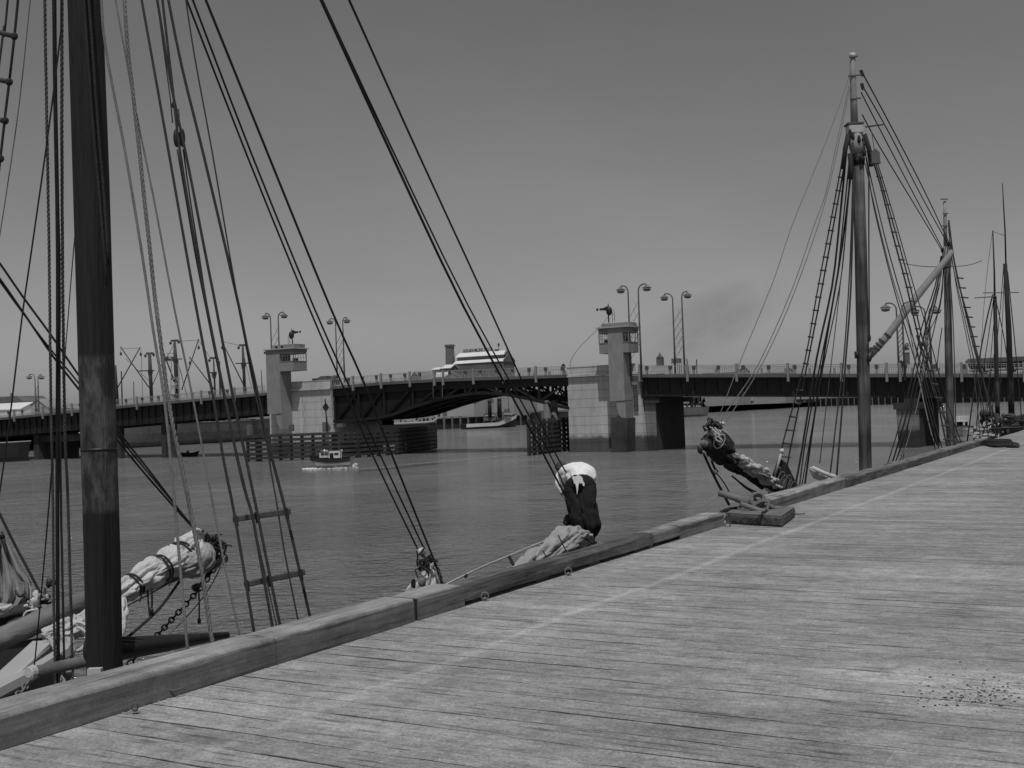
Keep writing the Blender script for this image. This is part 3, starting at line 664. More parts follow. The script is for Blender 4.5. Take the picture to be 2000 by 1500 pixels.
# --- piers of the opening span
mb = MB(); L0, _ = SZ(527, 800, T0)
lz = [(SZ(x, y, T0)) for x, y in ((645.5, 762), (651, 842))]
mb.szprism([(L0, 10.3), (lz[0][0], 10.3), (lz[0][0]+.25, 5), (lz[0][0]+.5, -1.5), (L0-.2, -1.5)], T0, T0+BW)
mb.build('pier', 'concrete', bridge)
mb = MB(); mb.box(L0, lz[0][0], T0-.06, T0+.3, 10.3, 11.52); mb.box(L0, lz[0][0], T0+BW-.4, T0+BW, 10.3, 11.5); mb.build('parapet', 'concrete', bridge)
mb = MB(); mb.box(L0-.1, lz[0][0]+.12, T0-.42, T0, 10.15, 10.42); mb.box(L0-.05, lz[0][0]+.05, T0-.12, T0+.35, 11.52, 11.62); mb.build('cornice', 'concrete', bridge)
R0, R1 = SZ(1109.5, 780, T0)[0], SZ(1247, 735, T0)[0]
mb = MB(); mb.szprism([(R0-.03, -1.5), (SZ(1262, 878, T0)[0], -1.5), (R1, 9.9), (R0, 10.35)], T0, T0+BW)
mb.build('pier', 'concrete', bridge)
mb = MB(); mb.box(R0, R1-.5, T0-.06, T0+.3, 10.35, 11.4); mb.box(R0, R1-.5, T0+BW-.4, T0+BW, 10.35, 11.4); mb.build('parapet', 'concrete', bridge)
mb = MB(); mb.box(R0-.1, R1+.1, T0-.42, T0, 10.12, 10.36); mb.box(R0-.05, R1-.45, T0-.12, T0+.35, 11.4, 11.52); mb.build('cornice', 'concrete', bridge)
# approach bents
def bent(px0, px1, pyb, t0, t1, m='bent_shade', ztop=None, flare=.25, label=None):
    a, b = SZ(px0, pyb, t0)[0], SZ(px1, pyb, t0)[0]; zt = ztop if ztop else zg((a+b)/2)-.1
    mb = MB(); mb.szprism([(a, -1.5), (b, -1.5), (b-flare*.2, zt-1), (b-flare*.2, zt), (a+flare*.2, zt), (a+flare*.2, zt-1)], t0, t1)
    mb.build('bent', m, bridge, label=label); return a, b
bent(1262, 1284, 878, T0+.95, T0+BW-1.5, m='bent_shade'); bent(1262, 1284, 878, T0+.8, T0+.93, m='greyface')  # grey front slab; the body behind carries the deck's shade in its colour
mb = MB(); a, b = SZ(1258, 800, T0+.4)[0], SZ(1288, 800, T0+.4)[0]; mb.box(a, b, T0+.35, T0+BW, zg(-55)-.75, zg(-55)-.06); mb.build('bent_cap', 'bent_shade', bridge)
a, b = SZ(1757, 868, T0-.8)[0], SZ(1798, 868, T0-.8)[0]
mb = MB(); mb.szprism([(a, -1.5), (b, -1.5), (b+.05, 4.4), (a-.15, 4.6)], T0-1.2, T0-1.02); mb.build('bent_facing', 'greyface', bridge); mb = MB(); mb.szprism([(a, -1.5), (b, -1.5), (b+.05, 4.4), (a-.15, 4.6)], T0-1., T0+BW-1); mb.box(a-.4, b+.3, T0-1.5, T0+BW, 4.45, 5.2); mb.box(a+.5, b-.2, T0+.2, T0+BW-1, 5.2, zg(-26)); mb.build('bent', 'bent_shade', bridge)  # same split: grey front, shaded side painted near-black
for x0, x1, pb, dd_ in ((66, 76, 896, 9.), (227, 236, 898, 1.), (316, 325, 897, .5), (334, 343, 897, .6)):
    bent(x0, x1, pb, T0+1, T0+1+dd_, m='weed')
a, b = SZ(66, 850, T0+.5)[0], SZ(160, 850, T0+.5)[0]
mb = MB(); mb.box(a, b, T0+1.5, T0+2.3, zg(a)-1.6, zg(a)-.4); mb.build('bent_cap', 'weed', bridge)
# ================================================================== CONTROL TOWERS
D = 2.6
def tower(name, label, shaft, cab, roof, block, cabz, winpx, win_side, zbot, block_px):
    sL, sR = shaft; cL, cR = cab; t0 = T0-D
    s0 = SZ(sL[0], sL[1], t0)[0]; s1 = SZ(sR[0], sR[1], t0)[0]
    c0 = SZ(cL[0], cL[1], t0)[0]; c1 = SZ(cR[0], cR[1], t0)[0]
    zb, zw0, zw1, zr, zt = cabz
    root = thing(name, label, 'tower', W((s0+s1)/2, T0-D/2, zbot))
    mb = MB(); mb.box(s0, s1, t0, T0-.002, zbot, zr); mb.build('shaft', 'tower', root)
    mb = MB(); o = .03
    lo, hi = min(c0, s0), max(c1, s1)
    for a, b in ((c0, s0), (s1, c1)):
        if b-a > .15:
            mb.box(a, b, t0+o, T0+.6, zb, zw0); mb.box(a, b, t0+o, T0+.6, zw1, zr)
    mb.build('cabin_wall', 'cabin', root)
    mb = MB()
    for a, b in ((c0, s0), (s1, c1)):
        if b-a > .15:
            mb.box(a-.05, b+.05, t0-.02, T0+.62, zw0-.02, zw0+.08)
    mb.build('window_sill', 'roofedge', root)
    for a, b, out in ((c0, s0, -1), (s1, c1, 1)):
        if b-a > .15:
            mb = MB(); e = a if out < 0 else b
            for tt in [t0+o+.05, T0+.5]:
                mb.box(e-.06, e+.06, tt-.05, tt+.07, zw0+.08, zw1)
            for k in range(1, 5): mb.box(e-.025, e+.025, t0+k*.62-.02, t0+k*.62+.02, zw0+.08, zw1)
            mb.box(e-.02, e+.02, t0+o, T0+.5, (zw0+zw1)/2-.02, (zw0+zw1)/2+.03)
            n = max(1, int((b-a)/.6))
            for k in range(1, n+1):
                q = a+(b-a)*k/(n+1); mb.box(q-.025, q+.025, t0+o, t0+o+.04, zw0+.08, zw1); mb.box(q-.02, q+.02, T0+.5, T0+.54, zw0+.08, zw1)
            mb.box(a, b, t0+o, t0+o+.04, (zw0+zw1)/2+.3, (zw0+zw1)/2+.35)
            mb.build('window_frame', 'roofedge', root)
            mb = MB(); mb.box(min(e-out*.9, e-out*.3), max(e-out*.9, e-out*.3), t0+.9, t0+1.6, zw0-.1, zw0+.5); mb.build('control_desk', 'dark', root)
    r0 = min(lo, s0)-.3; r1 = hi+.3
    mb = MB(); mb.box(r0, r1, t0-.3, T0+.9, zr, zr+.16); mb.build('roof_slab', 'shedpale', root)
    mb = MB(); mb.box(r0+.25, r1-.25, t0+.012, T0+.7, zr-.45, zr-.001); mb.build('roof_fascia', 'roofedge', root)
    b0, b1 = block_px
    mb = MB(); mb.box(SZ(b0, 680, t0+.4)[0], SZ(b1, 680, t0+.4)[0], t0+.5, T0+.3, zr+.16, zt); mb.build('roof_parapet', 'cabin', root)
    return root, s0, s1
zs = lambda x, y: SZ(x, y, T0-D)[1]
lt, ls0, ls1 = tower('control_tower', 'bridge control tower with one glazed cabin on its right side, left of the arch', ((520.5, 740), (547, 740)), ((520.5, 740), (573, 725)), 0, 0,
      (zs(552, 725), zs(562, 706), zs(562, 691), zs(555, 682), zs(560, 672)), 0, 1, zs(540, 808), (531, 575))
mb = MB(); a = ls0-.35; mb.box(a, ls1-.3, T0-D-.03, T0-D+.0, zs(540, 690), zs(540, 685)); mb.build('band', 'tower', lt)
mb = MB()
for k in range(2): q = SZ(539+k*11, 677, T0-D+.4)[0]; mb.box(q-.2, q+.2, T0-D+.45, T0-D+.52, zs(540, 680), zs(540, 676))
mb.build('vent', 'black', lt)
rt_, rs0, rs1 = tower('control_tower', 'bridge control tower with glazed cabins on both sides, right of the arch', ((1189.5, 740), (1219, 740)), ((1170.5, 690), (1228, 687)), 0, 0,
      (zs(1180, 690.5), zs(1177, 671), zs(1177, 652), zs(1200, 640), zs(1200, 630)), 0, 0, zs(1200, 783), (1176, 1230))
# curved brackets below both shafts
def bracket(root, s1, z1, w_):
    mb = MB(); pts = [(s1, z1), (s1-w_, z1)]
    for k in range(9):
        a = math.pi/2*k/8; pts.append((s1-w_+w_*(1-math.cos(a))*.92, z1-2.4*math.sin(a)))
    pts.append((s1, z1-2.4)); mb.szprism(pts, T0-D+.1, T0-.01); mb.build('bracket', 'tower', root)
bracket(lt, ls1, zs(540, 808)-.01, 1.1); bracket(rt_, rs1, zs(1225, 783)-.01, 1.3)
mb = MB(); a, b = rs0, SZ(1226, 830, T0-D)[0]
mb.szprism([(a, 4.6), (b, 4.4), (b-.3, -1), (a, -1)], T0-D, T0-.02); mb.build('fender_block', 'weed', bridge, label='weeded plinth under the right tower, shadow put into its dark colour')  # one dark colour holds both the tidal weed and the shadow here
# iron ladder on the right pier
ld = thing('ladder', 'iron rung ladder fixed to the pier right of the second tower', 'ladder', PT(1239, 800, T0-.25))
mb = MB(); la, lb = PT(1240, 742, T0-.25), PT(1243, 803, T0-.25)
for o in (-.28, .28): mb.tube([la+V*o, lb+V*o], .035, 5)
mb.build('rail', 'dark', ld)
for k in range(20):
    mb = MB(); p = la.lerp(lb, (k+.5)/20); mb.tube([p-V*.28, p+V*.28], .04, 5); mb.build('rung', 'dark', ld)
# semaphore signals on both tower roofs
def semaphore(label, base, top, armdir, px_end, group='semaphore signals on the tower roofs'):
    t = T0-D+1.2; b = PT(*base, t); h = PT(*top, t); root = thing('semaphore_signal', label, 'signal', b, group)
    mb = MB(); mb.tube([b, h], .09, 8); mb.build('post', 'dark', root)
    mb = MB(); mb.ball(h-Zv*.5+V*armdir*-.1, .42, .35, .62, 10, 7); mb.tube([h-Zv*.1, h+Zv*.55], [.14, .02], 6); mb.build('signal_lamp', 'dark', root)
    e = PT(*px_end, t); mb = MB(); d = (e-h)
    hh = Vector((h.x, h.y, e.z)); d = e-hh
    mb.prism([hh+Zv*.38+d*.05, hh+d*.4+Zv*.16, hh+d*.72+Zv*.13, hh+d*.72-Zv*.13, hh+d*.4-Zv*.18, hh-Zv*.25], U*.08)
    mb.prism([hh+d*.86-Zv*.17, hh+d-Zv*.17, hh+d+Zv*.17, hh+d*.86+Zv*.17], U*.08)
    mb.tube([hh+d*.7, hh+d*.9], .03, 4); mb.build('arm', 'dark', root)
    mb = MB(); q = b-V*armdir*.55
    for o in (0, .3): mb.tube([q+V*o*-armdir, q+V*o*-armdir+Zv*(h.z-b.z)*.72], .03, 5)
    for k in range(3): mb.tube([q+Zv*(.4+k*.6), q-V*.3*armdir+Zv*(.4+k*.6)], .02, 4)
    mb.tube([q+Zv*(h.z-b.z)*.72, b+Zv*(h.z-b.z)*.72], .03, 4); mb.build('ladder', 'dark', root)
semaphore('dark semaphore signal with its arm pointing right, on the left tower roof', (571.5, 672), (570, 648), 1, (587, 648))
semaphore('dark semaphore signal with its arm pointing left, on the right tower roof', (1189, 630), (1188, 600), -1, (1164.5, 605))
mb = MB(); mb.tube(smooth_pts([PT(1188, 618, T0-D+1.2), PT(1169, 641, T0-D), PT(1135, 675, T0-2), PT(1117, 700, T0-1), PT(1113, 716, T0)], 4), .03, 4)
mb.build('signal_cable', 'dark', label='thin cable sagging from the right tower to the arch parapet', cat='cable')
# ================================================================== BRIDGE LAMPS
def lamp_pair(label, p1, p2, t, arms, base_s=None, zoff=0):
    """p1,p2: pole tops (px); poles drop to the deck"""
    root = thing('street_lamp', label, 'street lamp', W(SZ(*p1, t)[0], t, zd(SZ(*p1, t)[0])-.8), 'paired street lamps on the bridge')
    tops = []
    for (px, py), (ax, ay) in zip((p1, p2), arms):
        s, z = SZ(px, py, t); zb = zd(s)-.8 if t < T0 else zd(s)
        top = W(s, t, z-.9); base = W(s+.0, t, zb); tops.append((s, z))
        d = (V*ax+U*ay); P = [base, base+Zv*(z-.9-zb)*.5, top]
        for k in range(1, 7): a = math.pi/2*k/6; P.append(top+Zv*.85*math.sin(a)+d*.8*(1-math.cos(a)))
        P.append(P[-1]+d*.3)
        P.append(P[-1]+d*.12-Zv*.25)
        mb = MB(); mb.tube(P, [.15, .12]+[.09]*(len(P)-2), 7); mb.build('pole', 'lamp', root, True)
        e = P[-1]-Zv*.12; mb = MB()
        mb.tube([e+Zv*.2, e+Zv*.05, e-Zv*.12, e-Zv*.16], [.16, .3, .62, .64], 14); hd = mb.build('lamp_shade', 'shade', root, True)
        mb = MB(); mb.tube([e-Zv*.3, e-Zv*.52, e-Zv*.6], [.5, .46, .2], 14); mb.build('diffuser', 'shade', hd, True)
        mb = MB()
        for k in range(6): a = k*1.047; mb.tube([e+Vector((math.cos(a)*.55, math.sin(a)*.55, -.14)), e+Vector((math.cos(a)*.48, math.sin(a)*.48, -.34))], .03, 4)
        mb.build('shade_bracket', 'lamp', hd)
    (sa, za_), (sb, zb_) = tops; mb = MB(); z = min(za_, zb_)-2.2; zlo = zd(sa)+1.4; w_ = sb-sa; h = w_*1.5
    mid = .12*w_
    while z-h*1. > zlo:
        mb.tube([W(sa, t, z-h), W(sb, t, z)], .035, 4); mb.tube([W(sa+w_*.5, t, z-.0), W(sb, t, z-h*.5)], .018, 4)
        mb.ball(W((sa+sb)/2, t, z-h/2), .07, .07, .07, 6, 4); z -= h*.62
    mb.build('lattice', 'lamp', root); return root
lamp_pair('tall pair of lamp poles joined by lattice, rising behind the right tower', (1226, 557), (1246, 555), T0-.6, ((-.75, -.2), (1, .0)))
lamp_pair('tall pair of lamp poles just right of the right tower, on the far footway', (1313, 572), (1331, 569), T0+BW+.6, ((-1, 0), (.6, .3)))
lamp_pair('pair of lamp poles rising behind the left tower roof', (528, 612), (543, 610), T0-.6, ((-.15, -.8), (1, 0)))
lamp_pair('pair of lamp poles at the left end of the arched span', (655, 621), (669, 619), T0+BW+.6, ((-1, 0), (.1, .8)))
lamp_pair('shorter pair of lamp poles above the far left approach', (68, 730), (74, 731), T0+BW+.6, ((-1.4, 0), (.1, .6)))
lamp_pair('lamp poles half hidden behind the raised gaff and right-hand rigging', (1750, 590), (1761, 590), T0-.6, ((-1, 0), (.8, .3)))
lamp_pair('lamp poles nearest the bus among the right-hand rigging', (1806, 597), (1814, 598), T0+BW+.6, ((-1, 0), (.7, .3)))
# ================================================================== TIMBER FENDERS
def fender(name, label, pts, z1, step=1.3, seed=0, bh=.38, gap=.24, posts='fender'):
    root = thing(name, label, 'fender', pts[0].copy()); r = random.Random(seed)
    for a, b in zip(pts, pts[1:]):
        d = (b-a); L = d.length; d.normalize(); nr = Vector((d.y, -d.x, 0))
        if (CAMP-a).dot(nr) < 0: nr = -nr
        z = -.35
        while z < z1:
            mb = MB(); mb.obox((a+b)/2+nr*.22+Zv*(z+bh/2), d*(L/2+.1), nr*.1, Zv*bh/2); mb.build('plank', posts, root); z += bh+gap
        n = max(1, int(L/step))
        for i in range(n+1):
            wd = r.choice((.2, .22, .45)) if seed != 3 else .24
            mb = MB(); mb.obox(a+d*(L*i/n)+Zv*(z1/2-.4), d*wd, nr*.18, Zv*(z1/2+.5)); mb.build('post', 'fender', root)
    return root
f0 = PZ(485, 902, 0); f1 = PZ(697, 894, 0); f2 = PZ(776, 888, 0); f3 = PZ(851, 876, 0)
for q in (f0, f1, f2, f3): q.z = 0
fender('timber_fender', 'long slatted timber fender in the water before the left pier', [f0, f1], 3.55, 1.45, 1)
fender('timber_fender', 'dark slatted timber fender under the left side of the arch', [f1+Vector((.3, .3, 0)), f2, f3], 3.75, 1.8, 2, posts='fender')
g0 = PZ(1034, 890, 0); g1 = PZ(1112, 880, 0); g0.z = g1.z = 0
fender('timber_fender', 'slatted timber fender standing in the water before the right pier', [g0, g1], 4.6, 1.75, 3)
for p in ((1058, 885), (1072, 884)):
    q = PZ(*p, 0)+U*2; mb = MB(); mb.tube([q-Zv, q+Zv*6.6], [.62, .5], 10); mb.tube([q+Zv*6.6, q+Zv*7.1], [.5, .3], 10)
    mb.build('mooring_dolphin', 'hullgrey', label='grey round dolphin post behind the right fender, '+('left' if p[0] < 1060 else 'right')+' one of the two', cat='dolphin', group='dolphin posts by the right fender', smooth=True)
# diamond navigation mark on the left pier
nm = thing('navigation_mark', 'black diamond board on a post in front of the left pier', 'marker', PT(638.5, 838, T0-1.2))
mb = MB(); mb.tube([PT(638.5, 840, T0-1.2), PT(635, 779, T0-1.2)], .1, 6); mb.build('post', 'dark', nm)
c = PT(636, 795.5, T0-1.35); mb = MB(); mb.prism([c+V*.62, c+Zv*.78, c-V*.62, c-Zv*.78], U*.06); mb.build('diamond_board', 'dark', nm)
mb = MB(); q = PT(634, 841, T0-1.2); mb.box(q.dot(V)-.35, q.dot(V)+.35, T0-1.3, T0-.7, q.z-.2, q.z+1.3); mb.build('locker', 'hullgrey', nm)
mb = MB(); mb.pxprism([(657, 827), (668, 826.5), (668, 834), (657, 834.5)], T0+.4, 1); mb.build('notice_box', 'paintwhite', label='small white box beside the foot of the left pier', cat='box')
mb = MB(); mb.pxprism([(563, 830), (571, 829), (572, 842), (564, 842)], T0-2.9, .4); mb.build('bollard_post', 'hullgrey', label='short grey post below the left tower bracket', cat='post')
mb = MB(); mb.pxprism([(481, 830), (488, 831), (489, 850), (482, 850)], T0-14, .6); mb.build('fender_post', 'farpile', label='pale post standing at the left end of the long fender', cat='post')
# ================================================================== BUILDINGS ON THE FAR BANKS
def gable(root, s0, s1, t0, t1, z0, ze, zr, mw, mr, along='s', over=.4, rname='roof', wname='wall'):
    mb = MB()
    if along == 's':
        tm = (t0+t1)/2; mb.prism([W(s0, t0, z0), W(s0, t0, ze), W(s0, tm, zr), W(s0, t1, ze), W(s0, t1, z0)], V*(s1-s0))
        r = MB(); e = .25
        for a, b in ((t0-over, tm), (t1+over, tm)):
            k = (zr-ze)/abs(tm-t0); za_ = ze-k*over
            r.prism([W(s0-over, a, za_+.05), W(s0-over, b, zr+.05), W(s0-over, b, zr+e), W(s0-over, a, za_+e)], V*(s1-s0+2*over))
    else:
        sm = (s0+s1)/2; mb.prism([W(s0, t0, z0), W(s0, t0, ze), W(sm, t0, zr), W(s1, t0, ze), W(s1, t0, z0)], U*(t1-t0))
        r = MB(); e = .25
        for a, b in ((s0-over, sm), (s1+over, sm)):
            k = (zr-ze)/abs(sm-s0); za_ = ze-k*over
            r.prism([W(a, t0-over, za_+.05), W(b, t0-over, zr+.05), W(b, t0-over, zr+e), W(a, t0-over, za_+e)], U*(t1-t0+2*over))
    mb.build(wname, mw, root); r.build(rname, mr, root)
def winrow(root, s0, s1, n, t, z0, z1, wd, m='black'):
    for i in range(n):
        s = s0+(s1-s0)*(i+.5)/n; f = MB(); f.box(s-wd/2-.12, s+wd/2+.12, t-.06, t-.004, z0-.12, z1+.12); fo = f.build('window', 'roofgrey', root)
        g = MB(); g.box(s-wd/2, s+wd/2, t-.09, t-.062, z0, z1); g.build('pane', m, fo)
TM = 440.
s0 = SZ(887, 720, TM)[0]; s1 = SZ(983, 712, TM)[0]; ze = SZ(935, 708, TM)[1]; zu0 = ze+1.4; zu1 = SZ(935, 695.5, TM)[1]; zur = SZ(935, 689.5, TM+6)[1]
mill = thing('flour_mill', 'brick mill with two pale stepped roofs and raised roof lettering above the arch', 'mill', W((s0+s1)/2, TM+5, 3.9))
gable(mill, s0, s1, TM, TM+10, 3.9, ze, ze+2.3, 'brick', 'roofwhite')
gable(mill, s0+.3, s1-1.2, TM+2.4, TM+8.4, ze+.5, zu1+.3, zu1+1.9, 'brick', 'roofwhite', over=.6, rname='upper_roof', wname='upper_wall')
winrow(mill, s0+1.5, s1-1.5, 7, TM, SZ(930, 727, TM)[1]-.6, SZ(930, 727, TM)[1]+.7, .9)
winrow(mill, s0+1.5, s1-1.5, 7, TM, SZ(930, 740, TM)[1]-.6, SZ(930, 740, TM)[1]+.7, .9)
for a, b, zp, zb in ((s1-1.1, TM+5.4, zu1+1.9, zu1),):
    mb = MB(); mb.prism([W(a, TM+2.2, zb-.3), W(a, TM+2.2, zb+.3), W(a, TM+5.4, zp+.8), W(a, TM+8.6, zb+.3), W(a, TM+8.6, zb-.3)], V*.4); mb.build('gable_parapet', 'brick', mill)
mb = MB(); mb.prism([W(s1, TM-.2, ze-.3), W(s1, TM-.2, ze+.4), W(s1, TM+5, ze+4), W(s1, TM+10.2, ze+.4), W(s1, TM+10.2, ze-.3)], V*.4); mb.build('gable_parapet', 'brick', mill)
mb = MB(); q = W(s1-7, TM+5.4, zu1+1.9); mb.box(s1-7.2, s1-5.6, TM+5, TM+6.5, zu1+1.2, zu1+2.9); mb.tube([W(s1-5.2, TM+5.4, zu1+1.8), W(s1-5.2, TM+5.4, zu1+4.)], .12, 6); mb.ball(W(s1-5.2, TM+5.4, zu1+4.8), .5, .5, .9, 8, 6); mb.build('roof_ventilator', 'hullgrey', mill)
fc = bpy.data.curves.new('mill_letters', 'FONT'); fc.body = 'ADELAIDE MILLING CO LTD'; fc.size = 2.1; fc.extrude = .08; fc.align_x = 'CENTER'; fc.resolution_u = 2; fc.offset = .02
fo = bpy.data.objects.new('tmp', fc); COL.objects.link(fo); bpy.context.view_layer.update()
me = bpy.data.meshes.new_from_object(fo); bpy.data.objects.remove(fo)
lo = bpy.data.objects.new('roof_lettering', me); COL.objects.link(lo); me.materials.clear(); me.materials.append(M['black'])
wdt = max(v_.co.x for v_ in me.vertices)-min(v_.co.x for v_ in me.vertices)
c = (SZ(905, 690, TM+5.4)[0]+SZ(962, 688, TM+5.4)[0])/2; kk = (SZ(962, 688, TM+5.4)[0]-SZ(905, 690, TM+5.4)[0])/wdt
lo.matrix_world = Matrix.Identity(4); lo.parent = mill
for v_ in me.vertices: v_.co = (V*(v_.co.x*kk)+Zv*(v_.co.y*1.0)+U*v_.co.z)+W(c, TM+5.4, zu1+2.35)-wloc(mill)
mb = MB()
for i in range(12): s = c-wdt*kk/2+wdt*kk*i/11; mb.tube([W(s, TM+5.5, zu1+1.9), W(s, TM+5.5, zu1+3.9)], .05, 4)
mb.box(c-wdt*kk/2, c+wdt*kk/2, TM+5.48, TM+5.54, zu1+2.25, zu1+2.33); mb.build('sign_frame', 'hullgrey', mill)
ch = thing('chimney', 'square brick chimney stack with a corbelled top beside the mill', 'chimney', PT(877, 745, TM+1))
a = SZ(871.5, 700, TM+1)[0]; b = SZ(883.5, 700, TM+1)[0]; zt_ = SZ(877, 673, TM+1)[1]
mb = MB(); e = .35; mb.hexa([W(a-e, TM, 3.9), W(b+e, TM, 3.9), W(b+e, TM+3.4, 3.9), W(a-e, TM+3.4, 3.9), W(a+.2, TM+.3, zt_-.8), W(b-.2, TM+.3, zt_-.8), W(b-.2, TM+3.1, zt_-.8), W(a+.2, TM+3.1, zt_-.8)]); mb.build('stack', 'brick', ch)
mb = MB(); mb.box(a-.2, b+.2, TM-.1, TM+3.5, zt_-.8, zt_-.25); mb.box(a+.05, b-.05, TM+.15, TM+3.25, zt_-.25, zt_); mb.build('chimney_cap', 'brick', ch)
def shed(label, px0, px1, t, pye, pyr, dpt, mw, mr, along='s', z0=3.9, wins=0, name='shed', cat='shed'):
    a = SZ(px0, pye, t)[0]; b = SZ(px1, pye, t)[0]; xm = (px0+px1)/2; e = SZ(xm, pye, t)[1]; r = SZ(xm, pyr, t+(dpt/2 if along == 's' else 0))[1]
    root = thing(name, label, cat, W((a+b)/2, t+dpt/2, z0)); gable(root, a, b, t, t+dpt, z0, e, r, mw, mr, along)
    if wins: winrow(root, a+1, b-1, wins, t, e-(e-z0)*.55, e-(e-z0)*.3, 1.)
    return root
shed('small pale roofed shed just left of the mill chimney', 864.5, 880, TM-8, 719, 713.5, 6, 'brick', 'roofwhite')
shed('low shed with a bright roof left of the mill', 844, 858, TM-4, 722, 719, 6, 'shed', 'roofwhite')
shed('wide shed with a gable end and grey roof slope above the bridge railing', 800, 822, TM-40, 742, 726, 14, 'brick', 'roofgrey', 't')
shed('long low shed with a pale roof above the middle of the arch', 822, 868, TM-30, 737, 729, 12, 'shed', 'roofwhite')
# seen under the arch
TA = SZ(880, 812, 390)[0]
sh = shed('quayside shed with pale walls and a bright roof under the arch', 838, 925, 352, 784, 773, 14, 'shedpale', 'roofwhite', z0=4.0)
a = SZ(860, 800, 352)[0]; mb = MB(); mb.szprism([(a+2+.9*math.cos(k*math.pi/6), 5.9+.9*math.sin(k*math.pi/6)) for k in range(7)]+[(a+1.1, 4.1), (a+2.9, 4.1)], 351.9, 351.99); mb.build('arched_door', 'hullgrey', sh)
mb = MB(); mb.box(a-1, a-.2, 351.9, 351.99, 4.1, 6.3); mb.build('door', 'farwood', sh)
shed('tall plain grey warehouse behind the tug funnels under the arch', 926, 1003, 420, 765, 755, 20, 'shed', 'roofgrey', z0=4.0)
shed('low pale store at the right under the arch', 1003, 1100, 445, 779, 771, 16, 'shedpale', 'roofgrey', z0=4.0)
shed('distant grey roofed shed behind the right bridge railing', 1372, 1440, 700, 728, 717, 25, 'roofgrey', 'roofgrey', z0=3.9)
shed('distant low shed further right behind the bridge railing', 1470, 1532, 760, 729, 720, 25, 'roofgrey', 'roofgrey', z0=3.9)
# water tower shaped turret and roof tank right of the second tower
t = 520.; tw = thing('silo_tower', 'hazy square tower with a pointed roof beyond the bridge', 'tower', PT(1287, 735, t))
a = SZ(1281.5, 700, t)[0]; b = SZ(1292.5, 700, t)[0]; z1 = SZ(1287, 698, t)[1]; z2 = SZ(1287, 693, t)[1]; z3 = SZ(1286.5, 688, t)[1]
mb = MB(); mb.box(a, b, t, t+2.6, 3.9, z1); mb.build('shaft', 'hullgrey', tw)
mb = MB(); cc = W((a+b)/2, t+1.3, 0); mb.tube([cc+Zv*z1, cc+Zv*(z1+.01), cc+Zv*z2, cc+Zv*z3], [1.4, 1.75, .7, .05], 8); mb.build('roof', 'brick', tw)
tk = thing('water_tank', 'raised square water tank on legs beyond the bridge', 'water tank', PT(1319, 735, t))
a = SZ(1311, 700, t)[0]; b = SZ(1326.5, 700, t)[0]; z1 = SZ(1319, 708, t)[1]; z2 = SZ(1319, 700, t)[1]
mb = MB(); mb.box(a, b, t, t+3, z1, z2); mb.box(a-.3, b+.3, t-.3, t+3.3, z1-.15, z1); mb.build('tank', 'hullgrey', tk)
for q in (a+.2, (a+b)/2, b-.2):
    for tt in (t+.2, t+2.8): mb = MB(); mb.box(q-.1, q+.1, tt-.1, tt+.1, 3.9, z1); mb.build('leg', 'farwood', tk)
for i, (x0, y0, x1, y1, lb) in enumerate(((1341, 700, 1353, 730, 'leaning derrick pole beyond the railing right of the lamp pair'), (1360.5, 702, 1361, 730, 'upright pole beyond the railing right of the lamp pair'))):
    mb = MB(); mb.tube([PT(x0, y0, 300), PT(x1, y1+40, 300)], .18, 6); mb.build('ship_pole', 'hullgrey', label=lb, cat='pole')
# left edge houses
t = 330.
h = thing('warehouse', 'flat topped dark warehouse at the far left above the bridge', 'warehouse', PT(10, 800, t))
a = SZ(-60, 780, t)[0]; b = SZ(31, 780, t)[0]; c2 = SZ(45, 780, t)[0]; z1 = SZ(10, 774.5, t)[1]; z2 = SZ(45, 784, t)[1]
mb = MB(); mb.szprism([(a, 3.9), (c2, 3.9), (c2, z2), (b, z1), (a, z1)], t, t+14); mb.build('wall', 'brick', h)
mb = MB(); mb.box(b-5, b-4, t+1, t+2, z1, z1+1.4); mb.build('chimney', 'brick', h)
shed('long low building with a pale roof below the dark warehouse', -60, 40, t-25, 801, 790, 12, 'roofwhite', 'roofwhite')
hs = shed('pale gabled house with a dark chimney at the far left', 51, 97, t-20, 799, 780, 12, 'shedpale', 'roofgrey', 't')
s, z = SZ(85, 790, t-14); mb = MB(); mb.box(s-.8, s+.8, t-14, t-12, z-4, z+1.4); mb.box(s-1, s+1, t-14.2, t-11.8, z+1.4, z+1.9); mb.build('chimney', 'brick', hs)
hs = shed('second small house with a square chimney behind the hanging ropes', 97, 122, t-10, 800, 790, 10, 'shed', 'roofgrey', 't')
s, z = SZ(105.5, 779, t-6); mb = MB(); mb.box(s-1, s+1, t-6, t-4, z-4, z); mb.build('chimney', 'brick', hs)
shed('low dark roofed building just left of the nearest mast', 122, 165, t, 799, 791, 12, 'brick', 'brick', 's')
# ================================================================== SHIPS AND BOATS BEYOND
def tubes(root, name, lst, Y, m, seg=6):
    for pts, wpx in lst:
        mb = MB(); P = [PY(x, y, Y) for x, y in pts]; r = [q*.5*Y/F for q in wpx] if isinstance(wpx, (list, tuple)) else wpx*.5*Y/F
        mb.tube(P, r, seg); mb.build(name, m, root, True)
def pxb(x0, y0, x1, y1, Y, d, mbx):
    p = PY(x0, y1, Y); q = PY(x1, y0, Y); c = (p+q)/2; mbx.obox(c+Vector((0, d/2, 0)), Vector(((q.x-p.x)/2, 0, 0)), Vector((0, d/2, 0)), Zv*(q.z-p.z)/2)
Y1 = 325.
cs = thing('cargo_ship', 'long cargo ship with masts and crossed derricks moored behind the left spans', 'ship', PY(330, 876, Y1))
bowp = PZ(190, 879, 0); bowp.z = 0; sternp = PZ(545, 857, 0); sternp.z = 0
d = (bowp-sternp); L = d.length; d.normalize()
